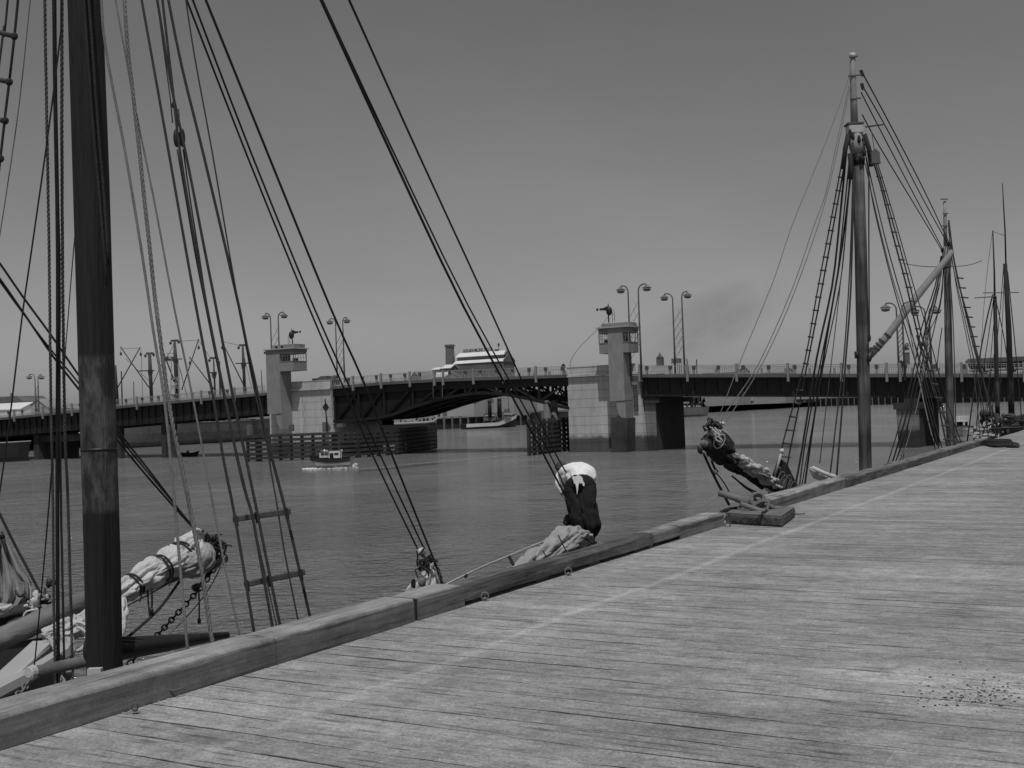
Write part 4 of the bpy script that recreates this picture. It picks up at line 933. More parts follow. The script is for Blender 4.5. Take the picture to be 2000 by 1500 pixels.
hb, cap, dk = hullmesh(sternp+Vector((0, 6, 0)), d, L, 13, 6.3, 5.6, 6.5)
hb.build('hull', 'hullgrey', cs); dk.build('deck', 'deckwood', cs); cap.build('gunwale', 'roofgrey', cs)
hh = MB()
for k in range(40):
    x = rnd.uniform(250, 335); q = PY(x, 838-(x-250)*.03, Y1+2); hh.obox(q, Vector((rnd.uniform(.3, 1.6), 0, 0)), Vector((0, 1, 0)), Zv*rnd.uniform(.2, .7))
for k in range(60):
    x = rnd.uniform(340, 510); q = PY(x, 829-(x-340)*.1, Y1-5); hh.obox(q, Vector((rnd.uniform(.2, .6), 0, 0)), Vector((0, 1, 0)), Zv*rnd.uniform(.2, .6))
hh.build('deck_gear', 'shed', cs)
for x, yt, yb, cy, cx0, cx1, wt in ((292, 690, 800, 723.5, 271, 302, (7, 8, 7)), (341, 665, 800, 701, 317, 356, (5, 9, 8)), (417, 699, 790, 727, 408, 423, (3, 4, 4)), (474, 674, 790, 709, 460, 487, (4, 7, 6))):
    dx = .045; xx = lambda y: x+(y-yt)*dx
    tubes(cs, 'mast', [([(xx(yt), yt), (xx(cy), cy), (xx(yb), yb)], wt)], Y1, 'pile')
    tubes(cs, 'crosstree', [([(cx0, cy+1), (cx1, cy)], 2.2)], Y1, 'pile')
    mb = MB(); pxb(xx(yt)-7, yt-2, xx(yt)+6, yt+2, Y1, 1, mb); mb.ball(PY(xx(yt)-8, yt+5, Y1), .4, .4, .5, 6, 4); mb.ball(PY(xx(yt)+8, yt+3, Y1), .4, .4, .5, 6, 4); mb.build('mast_cap', 'pile', cs)
    mb = MB(); pxb(xx(cy)-6, cy, xx(cy)+6, cy+9, Y1, 1, mb) if False else mb.tube([PY(xx(cy), cy, Y1), PY(xx(cy), cy+12, Y1)], [.9, .5], 6); mb.build('mast_hounds', 'pile', cs)
tubes(cs, 'king_post', [([(237, 725), (239, 800)], 3), ([(261, 745), (262, 800)], 2), ([(428, 705), (431, 790)], 4), ([(226, 713), (226, 735), (230, 800)], (3, 6, 8)), ([(510, 722), (513, 780)], (1.5, 3))], Y1, 'pile')
tubes(cs, 'derrick_boom', [([(235, 677), (291, 757)], 2.4), ([(274, 678), (227, 762)], 2.4), ([(311, 667), (341, 746)], 3), ([(388, 662), (355, 762)], 2.4), ([(370, 697), (418, 760)], 2.4), ([(437, 674), (478, 756)], 2.6), ([(315, 712), (297, 754)], 1.6)], Y1-1, 'pile')
for x, y in ((236, 689), (275, 690), (388, 677), (371, 707), (434, 677), (327, 697)):
    mb = MB(); q = PY(x, y, Y1-1); mb.tube([q+Zv*1.2, q], .05, 4); mb.ball(q-Zv*.3, .35, .3, .55, 6, 5); mb.build('cargo_block', 'pile', cs)
mb = MB()
for x0, y0, x1, y1 in ((236, 680, 274, 680), (245, 700, 292, 745), (341, 667, 388, 664), (327, 690, 341, 690), (388, 664, 411, 700), (341, 668, 326, 700), (345, 700, 366, 775), (474, 676, 437, 668), (352, 720, 365, 775), (276, 690, 279, 790), (478, 700, 492, 760)):
    mb.tube([PY(x0, y0, Y1), PY(x1, y1, Y1)], .07, 3)
mb.build('rigging', 'pile', cs)
mb = MB(); r2 = random.Random(3)
for k in range(46): y = rnd.uniform(735, 785); x = 341+(y-735)*.05+rnd.uniform(-7, 7); q = PY(x, y, Y1-2); mb.obox(q, Vector((.22, 0, 0)), Vector((0, .1, 0)), Zv*.22)
for x in (335, 348): mb.tube([PY(x, 700, Y1-2), PY(x+(-2 if x < 340 else 4), 790, Y1-2)], .12, 4)
mb.build('lattice_tower', 'shed', cs)
mb = MB(); pxb(317, 696, 334, 705, Y1, 3, mb); mb.build('crows_nest', 'shedpale', cs)
# barge hull at the far left under the bridge
bg_ = thing('barge', 'dark round sided barge with a pale rail at the left edge under the bridge', 'barge', PZ(20, 897, 0))
p = PZ(61, 900, 0); p.z = 0; hb, cap, dk = hullmesh(p, Vector((-1, .12, 0)).normalized(), 22, 6, 3.5, 3.3, 3.5, n=14)
hb.build('hull', 'hulldark', bg_); dk.build('deck', 'deckwood', bg_); cap.build('gunwale', 'shedpale', bg_)
mb = MB(); mb.obox(PZ(22, 899, .12)+Vector((0, -.6, 0)), Vector((3.6, 0, 0)), Vector((0, .3, 0)), Zv*.1); mb.build('rubbing_strake', 'shedpale', bg_)
# tug with two funnels
tg = thing('tug', 'steam tug with two tall dark funnels and a white sheer strake under the arch', 'tug', PZ(955, 832, 0))
p = PZ(905, 838.5, 0); q = PZ(1010, 833.5, 0); p.z = q.z = 0; d = (p-q); L = d.length; d.normalize(); YT = (p.y+q.y)/2
hb, cap, dk = hullmesh(q, d, L, 5.5, 4.6, 1.8, 1.7, n=24); hb.build('hull', 'hulldark', tg); dk.build('deck', 'deckwood', tg)
mb = MB(); side = Vector((-d.y, d.x, 0)); sg = 1 if side.y < 0 else -1
vs = []
for i in range(25):
    x = i/24; wd = 2.75*(min(1, (x/.33))**.55 if x < .33 else (1 if x < .72 else 1-.35*((x-.72)/.28)**1.6)); wd = max(wd, .04)
    zr = 4.6+(1.8-4.6)*min(1, x/.45)**.8 if x < .45 else 1.8-.1*((x-.45)/.55)**2
    c = q+d*(L*x); vs += [c+side*sg*(wd+.04)+Zv*(zr+.05), c+side*sg*(wd+.04)+Zv*(zr-1.1)]
mb.add(vs, [(2*i, 2*i+1, 2*i+3, 2*i+2) for i in range(24)]); mb.build('sheer_strake', 'hullwhite', tg)
for x, y0, y1, wp in ((956, 782, 815, 7), (975.5, 778, 815, 7)):
    mb = MB(); mb.tube([PY(x+1, y1, YT), PY(x, y0, YT)], [wp*.6*YT/F, wp*.52*YT/F], 12); f = mb.build('funnel', 'black', tg, True)
    mb = MB(); mb.tube([PY(x, y0+4, YT), PY(x, y0+2, YT)], wp*.6*YT/F, 12); mb.build('funnel_band', 'hulldark', f)
mb = MB(); pxb(945, 806, 968, 822, YT, 3, mb); pxb(970, 803, 998, 820, YT, 3, mb); pxb(984, 798, 996, 804, YT, 2.5, mb); mb.build('deckhouse', 'hullgrey', tg)
mb = MB(); pxb(947, 810, 966, 813, YT-.3, .2, mb); pxb(984, 807, 1000, 810, YT-.3, .2, mb); mb.build('canvas_dodger', 'shedpale', tg)
tubes(tg, 'mast', [([(971, 775), (972, 812)], 1.2), ([(993, 776), (994, 805)], 1.2), ([(949, 780), (950, 812)], .8)], YT, 'pile')
# vessel stern beyond the left fender
YS = 235.
st = thing('dredger', 'grey work vessel with curved davits, its stern showing beyond the fender', 'vessel', PY(800, 850, YS))
p = PY(853, 838, YS); p.z = 0; hb, cap, dk = hullmesh(p, Vector((-1, .1, 0)).normalized(), 24, 6, SZ(840, 830, 0)[1]*0+SZ(840, 0, 10)[1]*0+PY(850, 826, YS).z, PY(800, 829, YS).z, 4, n=18)
hb.build('hull', 'hulldark', st); dk.build('deck', 'deckwood', st)
mb = MB(); P = [PY(x, y, YS-1) for x, y in ((770, 828), (790, 827), (812, 826), (832, 825), (846, 823), (853, 818), (850, 812))]; mb.tube(P, .22, 6); mb.build('bulwark_rail', 'shedpale', st)
mb = MB(); pxb(822, 813, 848, 826, YS, 3, mb); pxb(794, 816, 812, 826, YS, 3, mb); pxb(770, 808, 790, 827, YS+1, 4, mb); mb.build('deckhouse', 'shed', st)
for x in (826, 833, 842): mb = MB(); pxb(x, 817, x+4, 823, YS-.12, .1, mb); mb.build('window', 'black', st)
mb = MB(); pxb(806, 797, 829, 803, YS, 3, mb); mb.build('awning', 'hullwhite', st)
for cx, cy, r_ in ((797, 814, 8), (812, 815, 8), (846, 817, 5)):
    mb = MB(); mb.torus(PY(cx, cy, YS-1), Vector((1, 0, 0)), Zv, r_*YS/F, .12, 14, 5); mb.build('davit_ring', 'shedpale', st)
tubes(st, 'stanchion', [([(820, 795), (820, 826)], 1.2), ([(806, 797), (806, 826)], 1), ([(835, 800), (835, 813)], 1), ([(782, 800), (783, 826)], 2)], YS, 'pile')
# grey vessel moored right of the near pier
YG = 520.
gv = thing('moored_barge', 'hazy grey barge with deck gear showing right of the dark bent', 'barge', PY(1360, 812, YG))
p = PY(1386, 812, YG); p.z = 0; hb, cap, dk = hullmesh(p, Vector((-1, .05, 0)).normalized(), 30, 8, PY(1380, 795, YG).z, PY(1380, 794, YG).z, 4.5, n=12)
hb.build('hull', 'hullgrey', gv); dk.build('deck', 'deckwood', gv)
mb = MB()
for k in range(26): x = rnd.uniform(1342, 1380); q = PY(x, rnd.uniform(778, 794), YG+2); mb.obox(q, Vector((rnd.uniform(.2, .8), 0, 0)), Vector((0, .5, 0)), Zv*rnd.uniform(.3, 1.4))
for x in (1350, 1362, 1371): mb.tube([PY(x, 776, YG), PY(x+1, 796, YG)], .15, 4)
mb.build('deck_gear', 'farwood', gv)
# motor launch with wake
YL = 133.
ml = thing('motor_launch', 'small motor launch with white cabin and passengers running past the long fender', 'launch', PZ(640, 915, 0))
p = PZ(606, 914, 0); p.z = 0; d = Vector((1, -.12, 0)).normalized()
hb, cap, dk = hullmesh(p, d, 5.0, 1.9, 1.42, 1.12, 1.2, -.4, n=16); hb.build('hull', 'shed', ml); dk.build('deck', 'deckwood', ml); cap.build('gunwale', 'black', ml)
mb = MB(); side = Vector((-d.y, d.x, 0)); side = side if side.y < 0 else -side; vs = []
for i in range(17):
    x = i/16; wd = .95*(min(1, (x/.33))**.55 if x < .33 else (1 if x < .72 else 1-.35*((x-.72)/.28)**1.6)); wd = max(wd, .04)
    zr = 1.42+(1.12-1.42)*min(1, x/.45)**.8 if x < .45 else 1.12+.08*((x-.45)/.55)**2
    c = p+d*(5.0*x); vs += [c+side*(wd+.03)+Zv*(zr+.04), c+side*(wd+.03)+Zv*(zr-.52)]
mb.add(vs, [(2*i, 2*i+1, 2*i+3, 2*i+2) for i in range(16)]); mb.build('sheer_strake', 'hulldark', ml)
mb = MB(); pxb(624, 884, 642, 894, YL-.3, .9, mb); pxb(642, 881, 664, 895, YL-.3, 1.1, mb); cbn = mb.build('cabin', 'hullwhite', ml)
for x0, x1 in ((653, 661), (628, 632), (635, 639)): mb = MB(); pxb(x0, 884.5, x1, 888.5, YL-.34, .03, mb); mb.build('window', 'black', cbn)
mb = MB(); pxb(644, 885, 651, 895, YL-.34, .03, mb); mb.build('cabin_door', 'black', cbn)
mb = MB(); mb.tube([PY(666, 880, YL), PY(669, 880, YL)], .1, 6); mb.tube([PY(667, 881, YL), PY(667, 896, YL)], .03, 4); mb.build('stern_light', 'hullwhite', ml)
def small_person(label, foot, h, cloth='black', top='black', arm=1, face=0, seated=False):
    r = thing('person', label, 'person', foot); k = h/1.75; f = foot; c_, s_ = math.cos(face), math.sin(face)
    X = Vector((c_, s_, 0))*k; Yv = Vector((-s_, c_, 0))*k; Zk = Zv*k
    if seated:
        pts = [f+Zk*.1, f+Zk*.38, f+Zk*.62+Yv*.03, f+Zk*.7+Yv*.04, f+Zk*.86+Yv*.06, f+X*.2+Zk*.58, f+X*.28+Zk*.36+Yv*.15, f+X*.2+Zk*.3+Yv*.35, f-X*.2+Zk*.58, f-X*.28+Zk*.36+Yv*.15, f-X*.2+Zk*.3+Yv*.35, f+X*.1+Zk*.12+Yv*.4, f-X*.1+Zk*.12+Yv*.4]
        ed = [(0, 1), (1, 2), (2, 3), (3, 4), (2, 5), (5, 6), (6, 7), (2, 8), (8, 9), (9, 10), (0, 11), (0, 12)]; rad = [.17, .16, .15, .07, .11, .07, .05, .04, .07, .05, .04, .08, .08]
        skin_obj('body', pts, ed, [q*k for q in rad], top, r, 1)
    else:
        pts = [f+Zk*.95, f+Zk*1.2, f+Zk*1.42, f+Zk*1.5, f+Zk*1.64, f+X*.1+Zk*.88, f+X*.11+Zk*.48, f+X*.11+Zk*.06, f-X*.1+Zk*.88, f-X*.11+Zk*.48, f-X*.11+Zk*.06, f+X*.2+Zk*1.4, f+X*.26+Zk*1.12, f+X*.2*arm+Zk*.95+Yv*.15, f-X*.2+Zk*1.4, f-X*.26+Zk*1.12, f-X*.22+Zk*.9+Yv*.1]
        ed = [(0, 1), (1, 2), (2, 3), (3, 4), (0, 5), (5, 6), (6, 7), (0, 8), (8, 9), (9, 10), (2, 11), (11, 12), (12, 13), (2, 14), (14, 15), (15, 16)]
        rad = [.15, .15, .14, .06, .1, .09, .07, .05, .09, .07, .05, .07, .05, .04, .07, .05, .04]
        skin_obj('body', pts, ed, [q*k for q in rad], top, r, 1)
    return r
small_person('person in dark suit standing on the footway at the right end of the arch', PT(1101, 732.5, T0+.9)+Zv*.0, 1.72)
small_person('dark figure on the footway between the lamp poles right of the near mast', PT(1761, 730, T0+1), 1.75)
small_person('dark figure on the bridge behind the gaff and crossing rigging', PT(1809, 730, T0+1), 1.7)
for i, (x, y, m_) in enumerate(((629, 892, 'hullgrey'), (634, 891, 'hullwhite'), (639, 892, 'shed'))):
    small_person(('front passenger', 'white shirted middle passenger', 'rear passenger')[i]+' sitting in the motor launch', PY(x, y, YL-.5)+Zv*.25, 1.2, top=m_, seated=True)
mb = MB()
for i in range(260):
    a = rnd.random(); c = PZ(592+a*26, 916-a*.6+rnd.gauss(0, .7), 0) if i < 70 else (PZ(618+a*50, 915.5-a*2+rnd.gauss(0, .5), 0) if i < 120 else PZ(650+a*48, 912.5-a*4+rnd.gauss(0, 1.2+a), 0))
    mb.ball(c+Zv*.01, rnd.uniform(.04, .22), rnd.uniform(.1, .5), rnd.uniform(.015, .05), 7, 4, jit=.6, seed=i)
mb.build('wake_foam', 'foam', label='white bow wave and wake churned up by the motor launch', cat='wake', kind='stuff')
YR = PZ(370, 892, 0).y
rb = thing('rowing_boat', 'small dark rowing boat between the bridge bents', 'rowing boat', PZ(370, 892, 0))
p = PZ(391, 891, 0); p.z = 0; hb, cap, dk = hullmesh(p, Vector((-1, 0.08, 0)).normalized(), 3.3, 1.3, 1.0, .62, .75, -.3, n=12); hb.build('hull', 'black', rb); dk.build('floor', 'pile', rb)
small_person('person in dark clothes sitting in the small rowing boat', PZ(367, 892, 0)+Zv*.3, 1.7, seated=True)
# white launch beyond the bridge at right
wl = thing('cabin_launch', 'white cabin launch seen end-on beyond the bridge at the right', 'launch', PZ(1880, 853, 0))
p = PZ(1879, 853, 0); p.z = 0; YW = p.y; hb, cap, dk = hullmesh(p, Vector((.35, 1, 0)).normalized(), 8, 3.2, 1.5, 1.2, 1.2, -.4, n=12); hb.build('hull', 'hullwhite', wl); dk.build('deck', 'deckwood', wl); cap.build('gunwale', 'black', wl)
mb = MB(); pxb(1866, 822, 1893, 824, YW+1.5, 4, mb); pxb(1866, 838, 1893, 844, YW+1.5, 4, mb); 
for x in (1866, 1882, 1891): pxb(x, 824, x+2.5, 838, YW+1.5, 4, mb)
mb.build('cabin', 'hullwhite', wl); mb = MB(); pxb(1868, 824, 1891, 838, YW+1.9, 3, mb); mb.build('window', 'black', wl)
mb = MB()
for k in range(9): x = 1868+k*3; mb.tube([PY(x, 822, YW+3), PY(x, 813, YW+3)], .1, 4)
mb.tube([PY(1867, 813, YW+3), PY(1893, 812, YW+3)], .06, 4); mb.build('rail', 'hullwhite', wl)
# ================================================================== VEHICLES ON THE BRIDGE
bt = T0+3.2; s0, s1 = SZ(1888, 720, bt)[0], SZ(2010, 720, bt)[0]; zb = zd((s0+s1)/2)+.03
bus = thing('bus', 'pale bus with a dark roof on the bridge at the right edge', 'bus', W((s0+s1)/2, bt+1.2, zb))
z3 = SZ(1925, 699, bt)[1]; z2 = SZ(1925, 708.5, bt)[1]; z1 = SZ(1925, 720, bt)[1]
mb = MB(); mb.box(s0+.2, s1, bt, bt+2.4, zb+.35, z1); mb.build('body', 'shed', bus, bevel=.08)
mb = MB(); mb.szprism([(s0+.35, z1-.01), (s1, z1-.01), (s1, z2), (s0+.1, z2)], bt+.05, bt+2.35); mb.build('window_band', 'black', bus)
k = s0+.9
while k < s1: mb = MB(); mb.box(k, k+.1, bt+.0, bt+2.4, z1-.01, z2); mb.build('window_pillar', 'shed', bus); k += 1.15
mb = MB(); mb.szprism([(s0+.0, z2), (s1, z2), (s1, z3-.05), (s0+.25, z3), (s0-.15, z2+.25)], bt-.08, bt+2.48); mb.build('roof', 'hullgrey', bus)
for q in (s0+1.6, s1-2): 
    for tt in (bt-.02, bt+2.15):
        mb = MB(); mb.tube([W(q, tt, zb+.45), W(q, tt+.27, zb+.45)], .44, 14); wh = mb.build('wheel', 'black', bus); mb = MB(); mb.tube([W(q, tt-.02, zb+.45), W(q, tt+.0, zb+.45)], .2, 10); mb.build('hub', 'shed', wh)
bt = T0+5; s0, s1 = SZ(609, 740, bt)[0], SZ(648, 740, bt)[0]; zb = zd(s0)+.03
trk = thing('truck', 'loaded dark truck showing above the left pier parapet', 'truck', W((s0+s1)/2, bt+1, zb))
mb = MB(); za_ = SZ(612, 739, bt)[1]; zc = SZ(630, 734.5, bt)[1]; mb.box(s0, s0+1.4, bt, bt+1.9, zb+.5, za_); mb.build('bonnet', 'pile', trk, bevel=.1)
mb = MB(); mb.szprism([(s0+1.2, zb+.5), (s0+3, zb+.5), (s0+3, zc), (s0+1.8, zc), (s0+1.2, za_)], bt, bt+1.9); mb.build('cab', 'brick', trk)
mb = MB(); mb.box(s0+3.02, s1, bt-.1, bt+2, zb+.6, za_-.3); mb.build('load_bed', 'pile', trk)
mb = MB(); lump(mb, [W(s0+3.2, bt+1, za_-.2), W((s0+s1)/2+1.5, bt+1, zc-.6), W(s1-.3, bt+1, za_-.4)], [.5, .8, .4], 6, .15, 12, 1); mb.build('load', 'brick', trk, True)
for q in (s0+.9, s1-1.1):
    mb = MB(); mb.tube([W(q, bt, zb+.42), W(q, bt+.25, zb+.42)], .42, 12); mb.build('wheel', 'black', trk)
# level-crossing style bell post between the right lamps
bp = thing('bridge_signal', 'white topped warning signal on a dark post beside the right-hand lamps', 'signal', PT(1768, 730, T0+1.4))
mb = MB(); mb.tube([PT(1768, 732, T0+1.4), PT(1769, 676, T0+1.4)], .12, 6); mb.build('post', 'dark', bp)
mb = MB(); mb.ball(PT(1771.5, 674, T0+1.4), .28, .28, .28, 8, 6); mb.build('globe', 'hullwhite', bp)
mb = MB(); pq = PT(1770.5, 694, T0+1.3); mb.box(pq.dot(V)-.3, pq.dot(V)+.3, T0+1.2, T0+1.6, pq.z-1.1, pq.z+.9); mb.build('lamp_housing', 'hullgrey', bp)
mb = MB(); pq = PT(1768, 687, T0+1.3); mb.box(pq.dot(V)-.5, pq.dot(V)+.5, T0+1.15, T0+1.65, pq.z-.1, pq.z+.15); mb.build('hood', 'hullwhite', bp)
# ================================================================== FOREGROUND KETCH (nearest mast)
K = -7.9
def along(px, py, lat): return PL(px, py, lat).dot(U)
aM = PL(190, 900, K).dot(U)
ka = thing('near_ketch', 'ketch moored at the near wharf, its dark mast and shrouds rising on the left', 'ketch', W(K, aM, 0))
hb, cap, dk = hullmesh(W(K, 12.6, 0), -U, 24, 4.5, 3.35, 2.3, 2.7); hb.build('hull', 'hulldark', ka); dk.build('deck', 'deckwood', ka); cap.build('cap_rail', 'kerb', ka)
def yat(px, py, lat=K): return PL(px, py, lat).y
YA = yat(190, 900)
HEADA = PY(124, -1350, YA)
mb = MB(); P = [PY(205, 1330, YA), PY(200, 1100, YA), PY(188, 700, YA), PY(178, 350, YA), PY(166, 0, YA), PY(150, -500, YA), PY(128, -1250, YA), HEADA+Zv*.6]
P.insert(0, W(K, aM, 1.6)); rr = [.15, .147, .147, .147, .148, .142, .135, .12, .07]
mb.tube(P, rr, 24); mast = mb.build('mast', 'mastdark', ka, True)
for y, x in ((877, 193.4),): mb = MB(); mb.tube([PY(x+.1, y+3, YA), PY(x, y-2, YA)], .1505, 24); mb.build('mast_band', 'dark', mast, True)
# halyards lying on the face of the mast
for px in ([(163, -20), (171, 100), (183, 260), (196, 400), (209, 560)], [(172, -20), (181, 100), (191, 240), (203, 380), (212, 520)]):
    rope('halyard', px, YA-.2, YA-.2, 7, ka, head=HEADA-Vector((0, .15, 0)))
N8 = ('L', -5.62)
def kr(name, px, wpx, m='rope', tw=False, a=9.25, b=N8, foot=True, lab=None):
    f = None
    if foot: e = PL(px[-1][0], px[-1][1], -5.62) if b == N8 else PY(px[-1][0], px[-1][1], depth(b, px[-1])); f = e-Zv*1.6+(-V*.0)
    return rope(name, px, a, b, wpx, ka, m, head=HEADA, foot=f, twist=tw, label=lab)
kr('shroud', [(273, -20), (300, 130), (330, 300), (383, 600), (417, 780), (437, 900), (460, 1016), (497, 1240)], 7)
kr('shroud', [(304, -20), (335, 170), (363, 300), (402, 500), (422, 600), (456, 780), (480, 894), (503, 1004), (518, 1080), (548, 1227)], 7)
kr('shroud', [(325, -20), (355, 130), (397, 300), (467, 600), (502, 780), (558, 998), (607, 1212)], 7)
kr('backstay', [(360, -20), (380, 110), (415, 300), (465, 590), (507, 780), (526, 900), (542, 992), (556, 1080), (583, 1216)], 4)
kr('runner', [(201, 55), (213, 133), (245, 300), (278, 500), (300, 650), (321, 780), (339, 960), (352, 1110), (367, 1275)], 7, 'ropegrey', b=('L', -5.7))
kr('runner', [(242, -20), (250, 100), (262, 200), (294, 500), (310, 640), (332, 800), (348, 880), (366, 965), (393, 1110), (416, 1262)], 10, 'ropegrey', True)
kr('topping_lift', [(222, -20), (262, 200), (300, 386), (340, 600), (377, 780), (411, 960), (440, 1110), (469, 1246)], 5, 'ropegrey')
kr('halyard', [(315, -20), (338, 180), (352, 300), (385, 500), (404, 600), (440, 780), (458, 870), (476, 950), (492, 1004), (506, 1080), (533, 1228)], 7)
rope('halyard', [(346, 292), (365, 400), (382, 500), (402, 600), (438, 780)], 9.1, 8.9, 4, ka); rope('halyard', [(358, 292), (370, 380), (389, 500), (405, 600), (441, 780)], 9.1, 8.9, 4, ka)
rope('halyard', [(441, 780), (462, 880), (486, 980), (520, 1130), (541, 1226)], 8.9, N8, 3, ka)
kr('halyard', [(333, 195), (337, 240)], 3, a=9.1, b=9.1, foot=False)
# double block hanging on the halyard
mb = MB(); c = PY(350, 262, 9.1); 
for dx in (-.022, .022): mb.ball(c+Vector((dx, 0, -.03)), .026, .03, .075, 10, 8)
mb.ball(c+Vector((-.01, 0, .09)), .02, .02, .025, 8, 6); mb.tube([c+Zv*.09, c+Zv*.2], .008, 6); mb.build('block', 'dark', ka, True)
mb = MB(); c = PY(338, 205, 9.1); mb.torus(c, Vector((1, 0, 0)), Zv, .012, .006, 8, 5, 1.); mb.ball(c, .01, .01, .03, 6, 5); mb.build('shackle', 'dark', ka, True)
# wooden ratline battens across the near shrouds
def batten(p0, p1, Y0, Y1, h, m='pile'):
    a, b = PY(*p0, Y0), PY(*p1, Y1); mb = MB(); d = (b-a).normalized(); mb.obox((a+b)/2-Vector((0, .03, 0)), d*((b-a).length/2), Vector((0, .014, 0)), d.cross(Vector((0, 1, 0))).normalized()*h)
    o = mb.build('ratline_batten', m, ka, bevel=.006)
    for p in (a.lerp(b, .05), a.lerp(b, .42), a.lerp(b, .93)):
        l = MB()
        for k in range(4): l.tube([p+Vector((-.012+.007*k, -.052, h+.01)), p+Vector((.0+.007*k, -.052, -h-.03))], .005, 5)
        l.build('lashing', 'rope', o)
batten((457, 1014), (569, 998), 8.65, 8.6, .021); batten((479, 1141), (597, 1116), 8.6, 8.55, .021)
# far side shrouds left of the mast
def fr(name, px, wpx, m='rope', tw=False, a=10.2, lat=-10.05, foot=1.5, head=True):
    Yb = PL(px[-1][0], px[-1][1], lat).y; e = PY(px[-1][0], px[-1][1], Yb)
    return rope(name, px, a, Yb, wpx, ka, m, head=HEADA if head else None, foot=(e-Zv*foot) if foot else None, twist=tw)
fr('shroud', [(87, -20), (90, 160), (96, 500), (99, 760), (103, 960), (105, 1180), (108, 1330)], 6.5, 'ropegrey', True)
fr('shroud', [(106, -20), (108, 200), (113, 500), (112, 960), (113, 1200), (114, 1325)], 9)
fr('halyard', [(104, -20), (107, 200), (116, 500), (116, 760), (119, 980), (123, 1180), (126, 1320)], 6, 'ropegrey', True)
fr('halyard', [(121, -20), (121, 300), (123, 600), (127, 850), (132, 960), (136, 1100), (140, 1235)], 7, 'ropegrey', True)
fr('shroud', [(119, 60), (107, 160), (90, 290), (60, 500), (43, 620), (15, 850), (-4, 985), (-42, 1260)], 4, foot=.6)
fr('lift', [(60, -10), (38, 200), (12, 380), (-10, 520), (-130, 1290)], 2.5, 'ropegrey', foot=.6)
fr('shroud', [(37, -20), (28, 72), (18, 160), (9, 235), (-3, 340), (-115, 1300)], 6, foot=.6)
fr('shroud', [(17, -20), (8, 72), (-6, 160), (-140, 1300)], 5, foot=.6)
fr('flag_halyard', [(148, 440), (141, 520), (133, 620), (127, 700), (124, 790)], 2.5, 'ropegrey', foot=None)
fr('lazy_jack', [(102, 905), (92, 1030), (80, 1165), (73, 1240), (67, 1302)], 3.5, head=False, foot=None)
for p, q in (((-10, 61), (28, 71)), ((-10, 154), (18, 160)), ((-12, 232), (10, 236)), ((-12, 309), (1, 310))):
    a, b = PY(*p, 10.1), PY(*q, 10.1); mb = MB(); mb.tube([a, b], .022, 6); o = mb.build('ratline', 'pile', ka, True); l = MB(); l.ball(b, .035, .03, .035, 6, 5); l.build('seizing', 'rope', o)
# blocks and eye at the foot of the left group
mb = MB(); c = PY(118, 1330, 11.9); mb.torus(c, Vector((1, 0, 0)), Zv, .05, .012, 12, 6, .6); mb.torus(c+Vector((.02, 0, -.02)), Vector((1, 0, 0)), Zv, .05, .012, 12, 6, .5); mb.build('thimble', 'ropepale', ka, True)
mb = MB(); c = PY(117, 1295, 11.95); mb.ball(c, .05, .05, .09, 8, 6); mb.build('deadeye', 'rope', ka, True)
# forestays
fA = PY(827, 1072, 14.0); BSE = PY(1152, 1062, 17.0)
def fs(px, wpx, Yb, foot=None, a=10.2): rope('forestay', px, a, Yb, wpx, ka, head=HEADA, foot=foot)
fs([(357, -20), (481, 300), (603, 600), (668, 750), (733, 900), (815, 1071)], 4.5, 14)
fs([(369, -20), (491, 300), (613, 600), (680, 750), (748, 900), (827, 1069)], 4.5, 14)
fs([(394, -20), (523, 300), (645, 600), (712, 750), (770, 900), (848, 1094)], 5.5, 14, PY(866, 1150, 14.))
fs([(618, -20), (764, 300), (906, 600), (1047, 860), (1107, 974)], 6, 17, PY(1150, 1062, 17.1))
fs([(620, -20), (770, 300), (916, 600), (1060, 860), (1100, 945)], 4, 17.1, PY(1150, 1066, 17.2))
fs([(673, -20), (817, 300), (955, 600), (1072, 860), (1108, 926)], 4.5, 17.3, PY(1152, 1066, 17.3))
# furled staysail bunched at the stem
mb = MB(); lump(mb, [PY(836, 1092, 14.), PY(836, 1108, 14), PY(834, 1130, 14), PY(826, 1162, 14), PY(818, 1200, 14)], [.05, .09, .14, .2, .22], 9, .2, 26, 2); mb.build('staysail', 'sail', ka, True)
mb = MB(); mb.ball(PY(824, 1077, 13.98), .055, .05, .05, 12, 8); mb.build('canvas_ball', 'sail', ka, True)
mb = MB(); mb.torus(PY(824, 1077, 13.98), Vector((.6, 0, .8)), Vector((0, 1, 0)), .055, .009, 12, 5); mb.tube([PY(824, 1083, 13.95), PY(834, 1094, 13.95), PY(829, 1105, 13.9), PY(818, 1112, 13.9)], .022, 6); tangle(mb, 833, 1097, 13.9, 8, 6, 7, .01, 2); tangle(mb, 820, 1108, 13.87, 6, 4, 3, .01, 3); mb.ball(PY(808, 1142, 13.9), .035, .04, .07, 8, 6); mb.build('lashing', 'rope', ka, True)
mb = MB(); mb.ball(PY(824, 1137, 13.82), .05, .03, .055, 10, 7); mb.build('bull_block', 'ironpale', ka, True)
def chain(root, P, pitch, rl, rw, m='dark', name='chain'):
    mb = MB(); Q = []; acc = 0
    for a, b in zip(P, P[1:]):
        n = max(1, int((b-a).length/pitch)); Q += [(a.lerp(b, (k+.5)/n), (b-a).normalized()) for k in range(n)]
    for i, (p, d) in enumerate(Q):
        e = d.orthogonal().normalized(); f = d.cross(e); ax = e if i % 2 else f; mb.torus(p, d, ax, rl, rw, 9, 5, 1.7)
    return mb.build(name, m, root, True)
chain(ka, [PY(848, 1098, 13.9), PY(858, 1118, 13.9), PY(866, 1150, 13.9)], .05, .02, .008)
